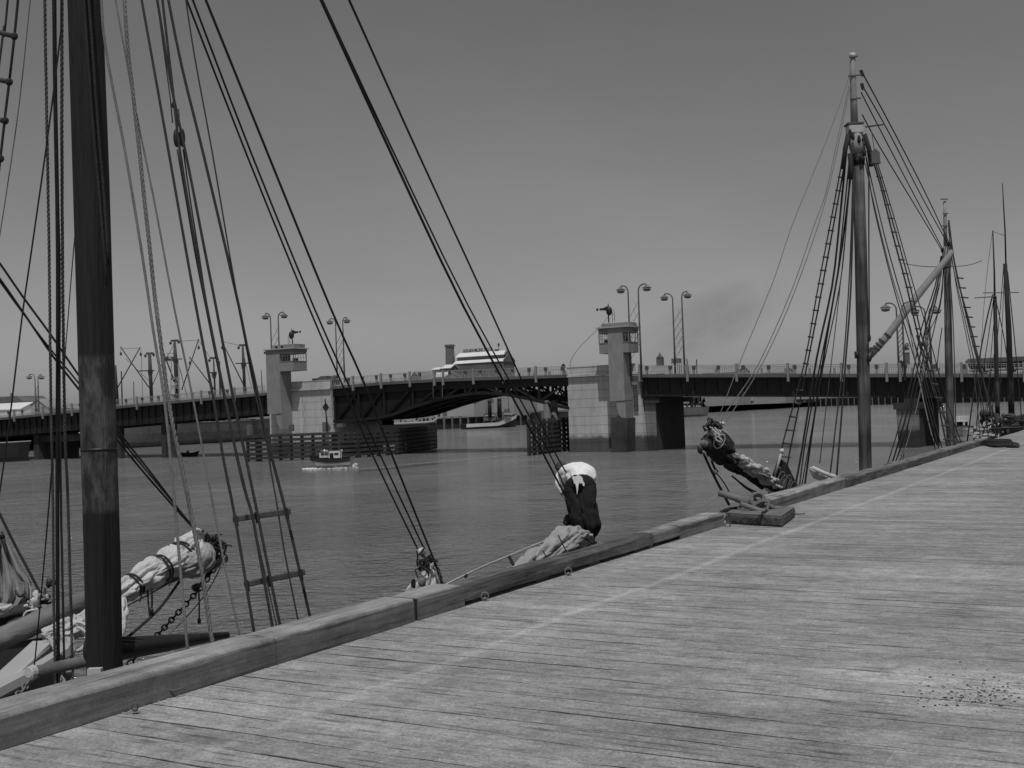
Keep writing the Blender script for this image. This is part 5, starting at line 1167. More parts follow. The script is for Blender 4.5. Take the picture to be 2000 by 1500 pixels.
# bowsprit with the furled jib the man stands on
mb = MB(); mb.tube([W(K, 10.6, 3.0), PY(985, 1150, 15.0), PY(1085, 1092, 16.1), PY(1158, 1066, 17.1)], [.14, .13, .11, .09], 12); mb.build('bowsprit', 'mastwood', ka, True)
mb = MB(); lump(mb, [PY(975, 1138, 14.9), PY(1015, 1112, 15.3), PY(1055, 1088, 15.8), PY(1095, 1063, 16.2), PY(1128, 1050, 16.6), PY(1146, 1062, 16.85)], [.06, .12, .16, .2, .18, .1], 6, .24, 28, 5, 2.2, 7); mb.build('furled_jib', 'sailgrey', ka, True)
mb = MB(); lump(mb, [PY(1104, 1024, 17.1), PY(1111, 1014, 17.15), PY(1120, 1018, 17.15), PY(1130, 1030, 17.1)], [.04, .08, .08, .04], 4, .25, 16, 9); mb.build('dark_sailcloth', 'saildark', ka, True)
mb = MB()
for px in ([(1060, 1075), (1070, 1095), (1075, 1100)], [(1090, 1045), (1105, 1075), (1112, 1090)], [(1033, 1098), (1038, 1091), (1046, 1094), (1052, 1104)]):
    mb.tube(smooth_pts([PY(x, y, 15.45) for x, y in px]), .008, 5)
mb.build('gasket', 'rope', ka, True)
mb = MB(); mb.tube(smooth_pts([PY(868, 1143, 13.4), PY(940, 1108, 14.4), PY(1000, 1083, 15.2), PY(1050, 1062, 16), PY(1096, 1045, 16.6)]), .012, 6); mb.build('guy_rope', 'ropepale', ka, True)
mb = MB(); mb.tube([PY(994, 1086, 15.1), PY(1003, 1104, 15.05)], .022, 6); mb.tube([PY(908, 1123, 13.9), PY(912, 1127, 13.9)], .03, 6); mb.build('clew_toggle', 'rope', ka)
# lowered spars along the near rail
mb = MB(); a, b = PY(66, 1312, 9.9), PY(200, 1285, 10.6); mb.tube([a, b, PY(330, 1262, 11.4)], [.048, .055, .05], 14); mb.build('boom', 'ropegrey', ka, True)
mb = MB(); d = (a-b).normalized(); mb.tube([a+d*.0, a+d*.05], [.058, .056], 14); mb.tube([a+d*.05, a+d*.058], [.05, .044], 14); mb.build('boom_end_cap', 'paintwhite', ka)
mb = MB(); mb.tube([PY(170, 1268, 9.9), PY(240, 1266, 10.1), PY(340, 1254, 10.5), PY(445, 1240, 11.)], [.1, .1, .07, .03], 12); mb.build('gaff', 'hulldark', ka, True)
for k in range(4):
    mb = MB(); mb.tube(smooth_pts([PY(238, 1246+k*4, 10), PY(300, 1249+k*2, 10.3), PY(360, 1246+k, 10.6), PY(430, 1238+k*1.5, 10.9)]), .012, 6); mb.build('spar_rope', 'ropegrey' if k % 2 else 'rope', ka, True)
mb = MB(); mb.box(K-.0-.22, K+.02, aM-.25, aM-.12, 3.55, 3.95); 
mb = MB(); a = PY(186, 1317, YA-.3); mb.obox(a, Vector((.055, 0, 0)), Vector((0, .03, 0)), Zv*.05); mb.build('white_chock', 'paintwhite', ka)
# ================================================================== OUTER VESSEL (bowsprit with furled jib)
KB = -13.1
kb = thing('outer_cutter', 'vessel rafted outside the near ketch, its log bowsprit carrying a tied pale jib', 'cutter', W(KB, 8, 0))
stem = PY(118, 1236, 15.2); sb = Vector((stem.x, stem.y, 0))
hb, cap, dk = hullmesh(sb+U*.15, -U, 19, 5.6, stem.z, 2.75, 3.0); hb.build('hull', 'hulldark', kb); dk.build('deck', 'deckwood', kb); cap.build('cap_rail', 'shedpale', kb)
mb = MB(); lump(mb, [PY(-30, 1264, 14.1), PY(0, 1249, 14.3), PY(70, 1217, 14.7), PY(150, 1180, 15.3), PY(300, 1135, 16.8), PY(432, 1089, 18.1)], [.155, .15, .145, .14, .12, .085], 3, .05, 10, 3); bs = mb.build('bowsprit', 'log', kb, True)
mb = MB(); mb.tube([PY(398, 1108, 17.5), PY(420, 1098, 17.9), PY(436, 1090, 18.15)], [.1, .1, .09], 14); mb.build('bowsprit_cap', 'hulldark', kb, True)
HB = PY(-700, -420, 13.)
MBB = W(KB, 3.2, 0)
mb = MB(); mb.tube([W(KB, 2.4, 1.8), W(KB, 2.4, 16.5)], [.18, .12], 14); mb.build('mast', 'mastdark', kb, True)
HB = W(KB, 2.4, 16.)
for px, wp in (([(-20, 492), (0, 515), (45, 580), (100, 655), (155, 735), (228, 838), (300, 930), (378, 1033)], 5), ([(-20, 520), (0, 545), (52, 620), (105, 698), (155, 762), (226, 856), (300, 945), (376, 1030)], 5), ([(-20, 523), (60, 632), (105, 690), (155, 750), (228, 848), (310, 948), (372, 1022)], 4)):
    rope('forestay', px, 14.2, 17.2, wp, kb, head=HB)
mb = MB(); tl_ = lump(mb, [PY(228, 1162, 16), PY(250, 1150, 16.1), PY(282, 1128, 16.3), PY(318, 1108, 16.5), PY(350, 1090, 16.8), PY(372, 1066, 17), PY(383, 1042, 17.1), PY(386, 1034, 17.1)], [.13, .19, .2, .22, .25, .24, .09, .05], 8, .2, 34, 3, 2.4, 7, pinch=(.2, .42, .62)); mb.build('furled_jib', 'sail', kb, True); ties(kb, tl_, r=.014)
mb = MB(); lump(mb, [PY(352, 1112, 16.7), PY(378, 1104, 16.8), PY(398, 1088, 16.9), PY(402, 1062, 17)], [.12, .2, .2, .06], 5, .2, 20, 8); mb.build('sail_belly', 'sailgrey', kb, True)
mb = MB(); lump(mb, [PY(383, 1036, 17.0), PY(387, 1044, 17.0), PY(390, 1056, 17), PY(392, 1075, 17)], [.045, .075, .07, .05], 3, .2, 12, 1); mb.build('tack_knot', 'ropegrey', kb, True)
mb = MB()
tangle(mb, 405, 1052, 17.2, 14, 8, 22, .016, 11); tangle(mb, 424, 1062, 17.4, 12, 10, 26, .016, 12); tangle(mb, 414, 1078, 17.4, 14, 12, 14, .014, 13)
mb.build('tackle', 'dark', kb, True)
mb = MB(); mb.tube([PY(402, 1062, 17.2), PY(408, 1078, 17.3), PY(418, 1070, 17.3), PY(412, 1062, 17.3), PY(420, 1066, 17.4)], .02, 6); mb.build('pale_lanyard', 'ropepale', kb, True)
chain(kb, [PY(434, 1088, 18), PY(420, 1108, 17.9), PY(395, 1145, 17.6), PY(345, 1200, 17), PY(297, 1252, 16.4), PY(200, 1350, 15.6)], .095, .036, .014, name='bobstay_chain')
def kbr(name, px, a, b, wp, m='rope'): return rope(name, px, a, b, wp, kb, m)
kbr('strop', [(354, 1130), (310, 1190), (243, 1250)], 16.8, 15.8, 7); kbr('strop', [(346, 1130), (300, 1156), (240, 1188)], 16.8, 15.8, 3)
kbr('martingale', [(424, 1092), (400, 1130), (384, 1152)], 17.9, 17.6, 8); kbr('guy', [(440, 1085), (425, 1120), (398, 1165), (350, 1220), (308, 1256)], 17.9, 16.4, 3, 'ropegrey')
kbr('sheet', [(288, 1150), (290, 1180), (293, 1206)], 16.2, 16.2, 4); kbr('sheet', [(296, 1148), (297, 1175), (295, 1206)], 16.2, 16.2, 5); kbr('pennant', [(388, 1146), (389, 1180), (389, 1212)], 17.4, 17.4, 4)
mb = MB(); mb.ball(PY(389, 1213, 17.4), .03, .03, .05, 8, 6); mb.ball(PY(383, 1147, 17.5), .07, .06, .06, 8, 6, jit=.4); mb.ball(PY(296, 1193, 16.2), .03, .03, .05, 7, 5); mb.build('block', 'dark', kb, True)
# canvas heaped over the bow
mb = MB(); lump(mb, [PY(236, 1168, 15.8), PY(238, 1195, 15.7), PY(236, 1225, 15.6), PY(232, 1262, 15.5)], [.06, .09, .07, .04], 4, .2, 14, 4); mb.build('hanging_canvas', 'sail', kb, True)
mb = MB(); lump(mb, [PY(176, 1188, 15.1), PY(165, 1210, 15), PY(150, 1225, 14.9), PY(120, 1232, 14.7), PY(85, 1240, 14.5)], [.03, .12, .17, .15, .07], 9, .26, 28, 6, 2.5, 7); mb.build('heaped_canvas', 'sail', kb, True)
for k, px in enumerate(([(150, 1215), (168, 1222), (180, 1240), (168, 1262), (150, 1272)], [(120, 1235), (128, 1262), (126, 1290), (122, 1300)], [(95, 1240), (105, 1262), (122, 1275), (140, 1262)], [(140, 1240), (143, 1268), (138, 1290)], [(88, 1250), (92, 1275), (96, 1296)], [(150, 1225), (165, 1232), (182, 1250), (190, 1268)])):
    mb = MB(); lump(mb, [PY(x, y, 14.3) for x, y in px], [.02]+[.035]*(len(px)-2)+[.02], 3, .2, 10, k); mb.build('canvas_fold', 'sail', kb, True)
# planked bow rail, pale moulding, anchor chain
mb = MB(); a, b = PY(-40, 1372, 12.6), PY(84, 1256, 14.4); d = (b-a).normalized(); sdv = d.cross(Zv).normalized(); mb.obox((a+b)/2, d*(b-a).length/2, sdv*.13, Zv*.035); mb.build('bulwark_plank', 'shedpale', kb, bevel=.01)
mb = MB(); a2_, b2_ = PY(-30, 1375, 12.4), PY(95, 1262, 14.3); mb.tube([a2_, b2_], .025, 6); mb.build('moulding', 'paintwhite', kb)
mb = MB(); a3_, b3_ = PY(-60, 1500, 12.), PY(103, 1316, 13.6); 
mb.add([a2_+sdv*.02, b2_+sdv*.02, b2_+Zv*0-Zv*.75, a2_-Zv*.8], [(0, 1, 2, 3)]); 
chain(kb, [PY(0, 1376, 11.6), PY(22, 1366, 11.7), PY(42, 1352, 11.9), PY(56, 1330, 12.1)], .07, .03, .012, 'ironpale', 'anchor_chain')
# third stay and hanging grey jib at the left edge
ke = thing('hanging_jib', 'grey jib hanging in folds from its stay at the left edge', 'sail', PY(30, 1200, 17))
rope('stay', [(-40, 930), (0, 1005), (28, 1062), (60, 1122), (95, 1190)], 17, 17, 6, ke, head=W(KB, 2.4, 15.2)); mb = MB(); mb.tube([PY(-170, 1330, 15.6), PY(0, 1240, 16.5), PY(97, 1196, 17.)], [.1, .09, .06], 10); mb.build('jib_boom', 'hulldark', ke, True)
def cloth(mb, grid, Y0, fold=.12, th=.012):
    R = len(grid); Cn = 14; o = len(mb.v)
    for side_ in (0, 1):
        for r_, (l, rr_) in enumerate(grid):
            for c in range(Cn):
                k = c/(Cn-1); x = l[0]+(rr_[0]-l[0])*k; y = l[1]+(rr_[1]-l[1])*k
                mb.v.append(PY(x, y, Y0+fold*math.sin(c*1.5+r_*.5)+fold*.5*noise.noise(Vector((c*.5, r_*.6, 1)))+side_*th))
    n = R*Cn
    for r_ in range(R-1):
        for c in range(Cn-1):
            i = o+r_*Cn+c; mb.f.append((i, i+1, i+Cn+1, i+Cn)); mb.f.append((n+i, n+i+Cn, n+i+Cn+1, n+i+1))
mb = MB(); cloth(mb, [((-8, 1042), (8, 1048)), ((-20, 1075), (28, 1080)), ((-20, 1110), (45, 1115)), ((-20, 1140), (62, 1138)), ((-20, 1170), (60, 1170)), ((-30, 1200), (38, 1200))], 17.); mb.build('jib', 'sailgrey', ke, True)
mb = MB(); lump(mb, [PY(-30, 1235, 16.4), PY(20, 1215, 16.5), PY(60, 1195, 16.6), PY(88, 1175, 16.7)], [.3, .22, .15, .08], 4, .2, 22, 2); mb.build('furled_foot', 'saildark', ke, True)
mb = MB(); lump(mb, [PY(-20, 1192, 16.1), PY(8, 1190, 16.1), PY(24, 1182, 16.1)], [.12, .08, .03], 4, .2, 14, 4); mb.build('pale_fold', 'sail', ke, True)
mb = MB()
tangle(mb, 82, 1178, 16.5, 24, 34, 40, .022, 21)
mb.tube([PY(0, 1040, 16.9), PY(6, 1052, 16.9)], .04, 6); mb.build('tack_tackle', 'dark', ke, True)
mb = MB()
tangle(mb, 68, 1176, 16.35, 10, 16, 12, .02, 22)
mb.build('pale_lashing', 'sail', ke, True)
# ================================================================== THE MAN ON THE BOWSPRIT
man = thing('person', 'person bent double on the bowsprit in a white shirt and dark torn trousers', 'person', PY(1150, 1062, 17))
G = lambda x, y, Y=17.: PY(x, y, Y)
# body (skin) one continuous surface
bp_ = [G(1136, 948, 17.), G(1130, 925, 17.25), G(1122, 918, 17.5), G(1103, 918, 17.62), G(1096, 912, 17.7),  # pelvis..head 4
       G(1124, 958, 17.0), G(1131, 1003, 16.92), G(1147, 1050, 17.0), G(1143, 1060, 16.9),   # left leg 5-8
       G(1149, 957, 16.96), G(1157, 1003, 16.86), G(1158, 1049, 16.93), G(1155, 1060, 16.8),   # right leg 9-12
       G(1101, 922, 17.55), G(1095, 958, 17.5), G(1110, 980, 17.38),                          # left arm 13-15
       G(1142, 926, 17.6), G(1148, 962, 17.65), G(1132, 984, 17.55)]                           # right arm
skin_obj('body', bp_, [(0, 1), (1, 2), (2, 3), (3, 4), (0, 5), (5, 6), (6, 7), (7, 8), (0, 9), (9, 10), (10, 11), (11, 12), (2, 13), (13, 14), (14, 15), (2, 16), (16, 17), (17, 18)],
         [.08, .05, .08, .05, .095, .08, .055, .04, .035, .08, .055, .04, .035, .06, .045, .03, .06, .045, .03], 'skin', man)
mb = MB()
lump(mb, [G(1121, 940, 17.04), G(1121, 960, 17.0), G(1123, 985, 16.95), G(1128, 1010, 16.92), G(1136, 1028, 16.93), G(1146, 1046, 16.98)], [.12, .145, .135, .12, .1, .06], 3, .11, 12, 1, 2.5, 6)
lump(mb, [G(1147, 940, 17.0), G(1148, 960, 16.95), G(1149, 985, 16.9), G(1153, 1010, 16.86), G(1159, 1026, 16.85), G(1156, 1046, 16.9)], [.12, .14, .135, .13, .115, .06], 3, .11, 12, 4, 2.5, 6)
lump(mb, [G(1110, 944, 17.02), G(1120, 945, 17.0), G(1134, 945, 17.0), G(1148, 945, 16.98), G(1158, 944, 17.0)], [.07, .145, .155, .145, .07], 4, .07, 12, 7, 2.5, 6)
mb.build('trousers', 'trouser', man, True)
mb = MB()
lump(mb, [G(1096, 934, 17.5), G(1107, 928, 17.43), G(1119, 926, 17.36), G(1133, 926, 17.32), G(1147, 931, 17.28), G(1156, 942, 17.22)], [.07, .15, .18, .185, .165, .07], 4, .09, 14, 2, 2.5, 6)
lump(mb, [G(1126, 926, 17.34), G(1131, 936, 17.15), G(1133, 944, 17.05)], [.17, .165, .14], 4, .07, 14, 9, 2.5, 6)
lump(mb, [G(1101, 924, 17.5), G(1095, 940, 17.48), G(1096, 952, 17.46), G(1099, 962, 17.44)], [.1, .09, .075, .06], 4, .15, 10, 5, 2.5, 6)
lump(mb, [G(1149, 930, 17.4), G(1154, 945, 17.45), G(1152, 958, 17.5)], [.1, .085, .06], 4, .15, 10, 6, 2.5, 6)
mb.build('shirt', 'shirt', man, True)
mb = MB(); mb.prism([G(x, y, 16.815) for x, y in ((1117, 933), (1120, 930), (1124, 931), (1129, 928), (1135, 930), (1138, 934), (1139, 940), (1142, 944), (1141, 950), (1138, 948), (1137, 943), (1134, 945), (1132, 942), (1130, 947), (1129, 956), (1127, 967), (1126, 955), (1124, 946), (1121, 944), (1120, 938))], Vector((0, .025, 0))); o_ = mb.build('torn_seat_patch', 'shirt', man)
mb = MB(); mb.ball(G(1096, 910, 17.7), .085, .1, .08, 12, 8); mb.ball(G(1096, 913, 17.7), .1, .12, .03, 14, 6); mb.build('felt_hat', 'pile', man, True)
for x, y, Yf in ((1145, 1052, 16.95), (1157, 1051, 16.86)):
    mb = MB(); c = G(x, y, Yf); mb.ball(c+Vector((0, .05, .0)), .045, .13, .04, 12, 8); mb.tube([c+Vector((0, .0, .0)), c+Vector((0, 0, .06))], [.045, .04], 10); mb.build('boot', 'black', man, True)
mb = MB(); mb.ball(G(1160, 1044, 16.86), .014, .014, .02, 8, 6); mb.build('sock_cuff', 'shirt', man, True)
for (x, y, Yh, sg) in ((1112, 986, 17.36, 1), (1129, 990, 17.52, -1)):
    c = G(x, y, Yh); pts = [c+Zv*.05, c, c-Zv*.045]; ed = [(0, 1), (1, 2)]; rad = [.028, (.038, .018), (.04, .018)]
    for k in range(4):
        b0 = len(pts); o = Vector(((k-1.5)*.02, .005, -.05)); l = (.03, .036, .033, .026)[k]
        pts += [c+o, c+o+Vector((0, .012, -l)), c+o+Vector((0, .034, -l*1.5))]; ed += [(2, b0), (b0, b0+1), (b0+1, b0+2)]; rad += [.01, .009, .008]
    b0 = len(pts); pts += [c+Vector((.035*sg, .01, -.01)), c+Vector((.05*sg, .025, -.04))]; ed += [(1, b0), (b0, b0+1)]; rad += [.012, .009]
    skin_obj('hand', pts, ed, rad, 'skin', man, 1)
# ================================================================== RIGHT-HAND KETCH (two masts, raised gaff)
kc = thing('far_ketch', 'ketch moored beyond the bollard with two tall masts and a raised pale gaff', 'ketch', W(K, 40, 0))
hb, cap, dk = hullmesh(W(K, 26.8, 0), U, 32, 4.6, 3.3, 2.4, 2.8); hb.build('hull', 'hulldark', kc); dk.build('deck', 'deckwood', kc); cap.build('cap_rail', 'pile', kc)
Y1c = yat(1685, 700); Y2c = yat(1855, 700)
def spar(name, px, Y, w_, m, seg=14, parent=None):
    mb = MB(); P = [PY(x, y, Y) for x, y in px]; ws = w_ if isinstance(w_, (list, tuple)) else [w_]*len(px); mb.tube(P, [q*.5*Y/F for q in ws], seg); return mb.build(name, m, parent or kc, True)
m1 = spar('mast', [(1699, 1010), (1690.5, 918), (1684, 620), (1681, 480), (1676, 318)], Y1c, (25, 24.5, 24.5, 24, 22), 'mastwood')
spar('mast_cap', [(1676.5, 322), (1676, 299)], Y1c, (25, 25), 'black')
spar('masthead', [(1675.5, 300), (1673, 285), (1671, 262)], Y1c, (26, 30, 26), 'palespar')
mb = MB(); mb.obox(PY(1669, 254, Y1c), Vector((.22, 0, 0)), Vector((0, .2, 0)), Zv*.13); mb.build('doubling_block', 'paintwhite', kc, bevel=.03)
mb = MB(); mb.obox(PY(1668, 243, Y1c), Vector((.24, 0, -.0)), Vector((0, .22, 0)), Zv*.025); mb.build('trestle_tree', 'hullgrey', kc)
tm = spar('topmast', [(1669, 245), (1667, 190), (1665.5, 147), (1665, 107)], Y1c, (15, 13, 12, 11), 'palespar')
spar('topmast_truck', [(1665, 112), (1665, 104)], Y1c, (13, 11), 'paintwhite')
for y, a, b in ((192, 1660, 1682), (147, 1657, 1682), (110.5, 1659, 1675)): spar('crosspiece', [(a, y+1.5), (b, y-1)], Y1c-.1, 3.2, 'hullgrey', 6)
spar('signal_yard', [(1690, 248), (1727, 243)], Y1c-.2, 3, 'pile', 6)
mb = MB(); c = PY(1708.5, 309, Y1c-.4); mb.obox(c, Vector((.125, 0, 0)), Vector((0, .1, 0)), Zv*.14); mb.prism([c+Vector((-.13, -.1, .14)), c+Vector((.13, -.1, .14)), c+Vector((0, -.1, .27))], Vector((0, .2, 0))); mb.obox(c-Zv*.15, Vector((.15, 0, 0)), Vector((0, .12, 0)), Zv*.012); mb.tube([c+Zv*.25, PY(1702, 256, Y1c-.4)], .012, 5); mb.build('hanging_lantern', 'hullgrey', kc)
m2 = spar('mizzen_mast', [(1860, 940), (1857, 868), (1853, 700), (1850, 520)], Y2c, (16.5, 16, 15, 13.5), 'mastwood')
spar('mizzen_masthead', [(1850, 522), (1849, 500), (1849, 482)], Y2c, (16, 18, 15), 'palespar')
spar('mizzen_topmast', [(1847, 482), (1846, 440), (1845, 393)], Y2c, (8, 7, 6), 'palespar')
for y, a, b in ((417, 1841, 1852), (441, 1840, 1854), (389, 1837, 1851)): spar('crosspiece', [(a, y), (b, y)], Y2c-.1, 2.4, 'hullgrey', 6)
gf = spar('gaff', [(1701, 695), (1730, 660), (1790, 580), (1830, 530), (1860, 490)], (Y1c+2.5), (11, 14.5, 14.5, 13.5, 9), 'palespar')
for (x, y) in ((1712, 680), (1717, 674), (1723, 666), (1734, 655)): spar('gaff_band', [(x-1, y+1.2), (x+1.2, y-1.2)], Y1c+2.45, 16, 'hullgrey')
mb = MB(); mb.tube([PY(1697, 705, Y1c-.2), PY(1699, 692, Y1c-.1), PY(1702, 682, Y1c+.4)], [.06, .1, .07], 8); mb.obox(PY(1673, 693, Y1c-.1), Vector((.035, 0, 0)), Vector((0, .1, 0)), Zv*.1); mb.build('gaff_jaw', 'dark', kc, True)
H1 = PY(1671, 262, Y1c); H2 = PY(1849, 500, Y2c)
def cr(name, px, a, b, wp, m='rope', foot=1.3):
    o = rope(name, px, a, b, wp, kc, m, foot=(PY(px[-1][0], px[-1][1], depth(b, px[-1]))-Zv*foot) if foot else None); return o
FS = ('L', -10.1); NS = ('L', -5.65)
# far-side fore shrouds (left gang)
for px, wp in (([(1654, 262), (1648, 290), (1639, 346), (1598, 560), (1571, 710), (1531, 858), (1524, 895)], 3), ([(1657, 270), (1653, 300), (1645, 346), (1606, 560), (1579, 700), (1543, 880), (1535, 925)], 3.4), ([(1655, 275), (1640, 430), (1625, 560), (1595, 700), (1566, 880), (1555, 940)], 4.5), ([(1660, 300), (1645, 450), (1632, 560), (1600, 720), (1575, 850), (1562, 945)], 3),
               ([(1662, 300), (1652, 450), (1640, 560), (1607, 720), (1580, 870), (1566, 948)], 2.5), ([(1664, 320), (1645, 480), (1618, 640), (1594, 790), (1572, 946)], 4.2)):
    cr('shroud', px, Y1c, FS, wp)
cr('halyard', [(1664, 320), (1643, 540), (1620, 740), (1601, 905)], Y1c, 31, 2, foot=0)
cr('halyard', [(1666, 330), (1660, 520), (1648, 700), (1636, 800), (1622, 922)], Y1c, 31, 3, foot=0)
cr('halyard', [(1668, 330), (1662, 560), (1652, 700), (1643, 820), (1634, 930)], Y1c, 31, 4, foot=0)
cr('halyard', [(1697, 330), (1697, 480), (1698, 655)], Y1c-.3, Y1c-.3, 3, foot=0)
cr('stay', [(1658, 150), (1640, 205), (1600, 310), (1547, 440), (1510, 550), (1448, 700), (1405, 812)], Y1c, 23.2, 1.6, 'ropegrey', 0)
cr('stay', [(1658, 168), (1632, 290), (1612, 380), (1590, 440), (1547, 565), (1482, 710), (1425, 795), (1408, 822)], Y1c, 23.2, 2, 'ropegrey', 0)
cr('stay', [(1659, 175), (1634, 300), (1614, 385), (1588, 470), (1540, 600), (1488, 712), (1440, 790), (1416, 826)], Y1c, 23.2, 2, 'ropegrey', 0)
# near-side fore shrouds (right gang)
for px, wp in (([(1688, 262), (1708, 323), (1724, 378), (1746, 467), (1771, 560), (1794, 659), (1812, 712), (1832, 788), (1845, 851), (1852, 880)], 3.6), ([(1690, 262), (1714, 330), (1731, 390), (1753, 467), (1778, 560), (1801, 659), (1818, 712), (1839, 788), (1852, 851), (1858, 878)], 3), ([(1688, 280), (1702, 380), (1722, 470), (1745, 560), (1771, 650), (1803, 760), (1836, 885)], 2.5),
               ([(1688, 290), (1706, 370), (1730, 470), (1755, 560), (1782, 655), (1811, 770), (1842, 883)], 2.5), ([(1712, 312), (1745, 420), (1785, 560), (1810, 640), (1845, 770), (1880, 872)], 2.2), ([(1690, 320), (1712, 420), (1748, 560), (1790, 680), (1822, 790)], 1.8)):
    cr('shroud', px, Y1c, NS, wp)
# ladders of short ratlines
def ladder(pa, pb, ys, Ya, Yb, wp):
    for y in ys:
        xa = lerp([(q[1], q[0]) for q in pa], y); xb = lerp([(q[1], q[0]) for q in pb], y); k = (y-ys[0])/(ys[-1]-ys[0]); Yk = Ya+(Yb-Ya)*k-.12
        mb = MB(); mb.tube([PY(xa-2.5, y-.5, Yk), PY(xb+2.5, y+.8, Yk)], wp*.5*Yk/F, 5); mb.build('ratline', 'pile', kc)
fy = PL(1530, 880, -10.1).y
ladder([(1639, 346), (1598, 560), (1571, 710), (1531, 858), (1524, 895)], [(1645, 346), (1606, 560), (1579, 700), (1543, 880), (1540, 905)], [346+26*k for k in range(22)], Y1c, fy, 3.2)
ny = PL(1845, 851, -5.65).y
ladder([(1708, 323), (1724, 378), (1746, 467), (1771, 560), (1794, 659), (1812, 712), (1832, 788), (1845, 851)], [(1716, 323), (1731, 378), (1753, 467), (1779, 560), (1801, 659), (1819, 712), (1841, 788), (1858, 851)], [345+27*k for k in range(20)], Y1c, ny, 3.4)
# stays between the mastheads
for px, wp in (([(1688, 149), (1741, 248), (1803, 368), (1856, 479)], 2.6), ([(1687, 172), (1740, 266), (1798, 380), (1851, 476)], 2.4), ([(1682, 181), (1725, 265), (1785, 380), (1843, 490)], 2.4), ([(1684, 224), (1720, 290), (1779, 388), (1838, 486)], 2.4)):
    cr('triatic_stay', px, Y1c, Y2c, wp, foot=0)
mb = MB(); mb.tube([PY(1681, 137, Y1c), PY(1686, 149, Y1c)], .05, 6); mb.tube([PY(1683, 163, Y1c), PY(1686, 175, Y1c)], .05, 6); mb.ball(PY(1854, 477, Y2c), .12, .1, .1, 7, 5); mb.ball(PY(1842, 489, Y2c), .1, .1, .12, 7, 5); mb.ball(PY(1698, 660, Y1c-.3), .05, .05, .12, 7, 5); mb.build('halyard_blocks', 'dark', kc)
mb = MB()
for i in range(12): mb.ball(PY(rnd.uniform(1656, 1692), rnd.uniform(256, 330), Y1c-rnd.uniform(.1, .3)), .05, .05, rnd.uniform(.05, .14), 6, 5, jit=.4, seed=i)
for px in ([(1657, 262), (1651, 290), (1647, 330)], [(1688, 262), (1697, 290), (1702, 325)], [(1660, 300), (1663, 330), (1661, 350)]): mb.tube([PY(x, y, Y1c-.25) for x, y in px], .07, 6)
mb.build('masthead_seizings', 'rope', kc, True)
# mizzen rigging
for px, wp in (([(1838, 500), (1826, 560), (1800, 640), (1785, 720), (1762, 812), (1733, 908)], 2.6), ([(1840, 500), (1830, 560), (1808, 640), (1790, 730), (1765, 830), (1742, 906)], 3.4), ([(1841, 505), (1834, 560), (1812, 650), (1795, 740), (1770, 840), (1748, 905)], 2.8), ([(1843, 510), (1838, 580), (1818, 670), (1800, 760), (1776, 850), (1756, 904)], 2.2), ([(1843, 510), (1836, 600), (1800, 680), (1782, 780), (1762, 905)], 1.8)):
    cr('shroud', px, Y2c, FS, wp)
for px, wp in (([(1857, 480), (1866, 520), (1880, 585), (1905, 690), (1935, 790), (1958, 865)], 3), ([(1853, 430), (1862, 500), (1874, 560), (1896, 640), (1920, 740), (1945, 850)], 3.6), ([(1852, 436), (1858, 500), (1870, 560), (1888, 640), (1910, 740), (1930, 850)], 2.2), ([(1856, 480), (1868, 560), (1884, 640), (1903, 740), (1915, 860)], 1.8), ([(1854, 520), (1860, 600), (1864, 700), (1868, 878)], 2.4)):
    cr('shroud', px, Y2c, ('L', -5.9), wp)
ladder([(1868, 530), (1880, 585), (1905, 690)], [(1876, 530), (1890, 585), (1914, 690)], [543+19*k for k in range(8)], Y2c, Y2c-1, 3)
for px, wp in (([(1812, 520), (1770, 562), (1700, 560)], 0),):
    pass
cr('sheet', [(1840, 640), (1834, 680), (1829, 725)], Y2c, Y2c-1, 2.2, foot=0)
cr('guy', [(1838, 540), (1812, 640), (1798, 760), (1776, 850), (1757, 905)], Y2c-1, 40, 2, 'ropegrey', 0)
cr('guy', [(1790, 655), (1822, 760), (1850, 830), (1880, 872)], 38, 35, 3, foot=0)
cr('guy', [(1776, 640), (1795, 740), (1820, 850), (1838, 886)], 38, 33, 3, 'ropegrey', 0)
cr('vang', [(1763, 514), (1800, 520), (1850, 521), (1890, 518), (1918, 509)], Y2c, Y2c, 1.8, 'ropegrey', 0)
mb = MB(); mb.ball(PY(1808, 672, 38), .09, .08, .16, 8, 6); mb.ball(PY(1810, 660, 38), .06, .06, .1, 8, 6); mb.tube([PY(1812, 640, 38), PY(1810, 660, 38)], .02, 5); mb.build('gaff_block', 'hullgrey', kc, True)
ld2 = [((1830, 792), (1838, 793)), ((1838, 820), (1846, 821)), ((1846, 848), (1853, 849))]
# bowsprit, tanned jib and its gear (points back towards the camera)
mb = MB(); mb.tube([PY(1378, 868, 22.9), PY(1440, 912, 24.4), PY(1545, 968, 27.6), PY(1600, 1000, 29)], [.12, .12, .14, .15], 14); mb.build('bowsprit', 'mastdark', kc, True)
mb = MB(); e = PY(1374, 866, 22.8); mb.ball(e, .075, .05, .075, 12, 8); mb.tube([PY(1379, 868, 22.9), e], .075, 12); mb.build('bowsprit_end', 'log', kc, True)
mb = MB(); mb.ball(PY(1368, 878, 22.8), .06, .05, .09, 8, 6, jit=.3); mb.build('end_iron', 'dark', kc, True)
mb = MB(); lump(mb, [PY(1384, 858, 23), PY(1392, 866, 23.2), PY(1408, 884, 23.6), PY(1432, 903, 24.2), PY(1458, 924, 24.9), PY(1490, 948, 26)], [.12, .24, .24, .18, .13, .09], 6, .28, 26, 3, 2.6, 7, pinch=(.35, .75)); mb.build('tanned_jib', 'saildark', kc, True)
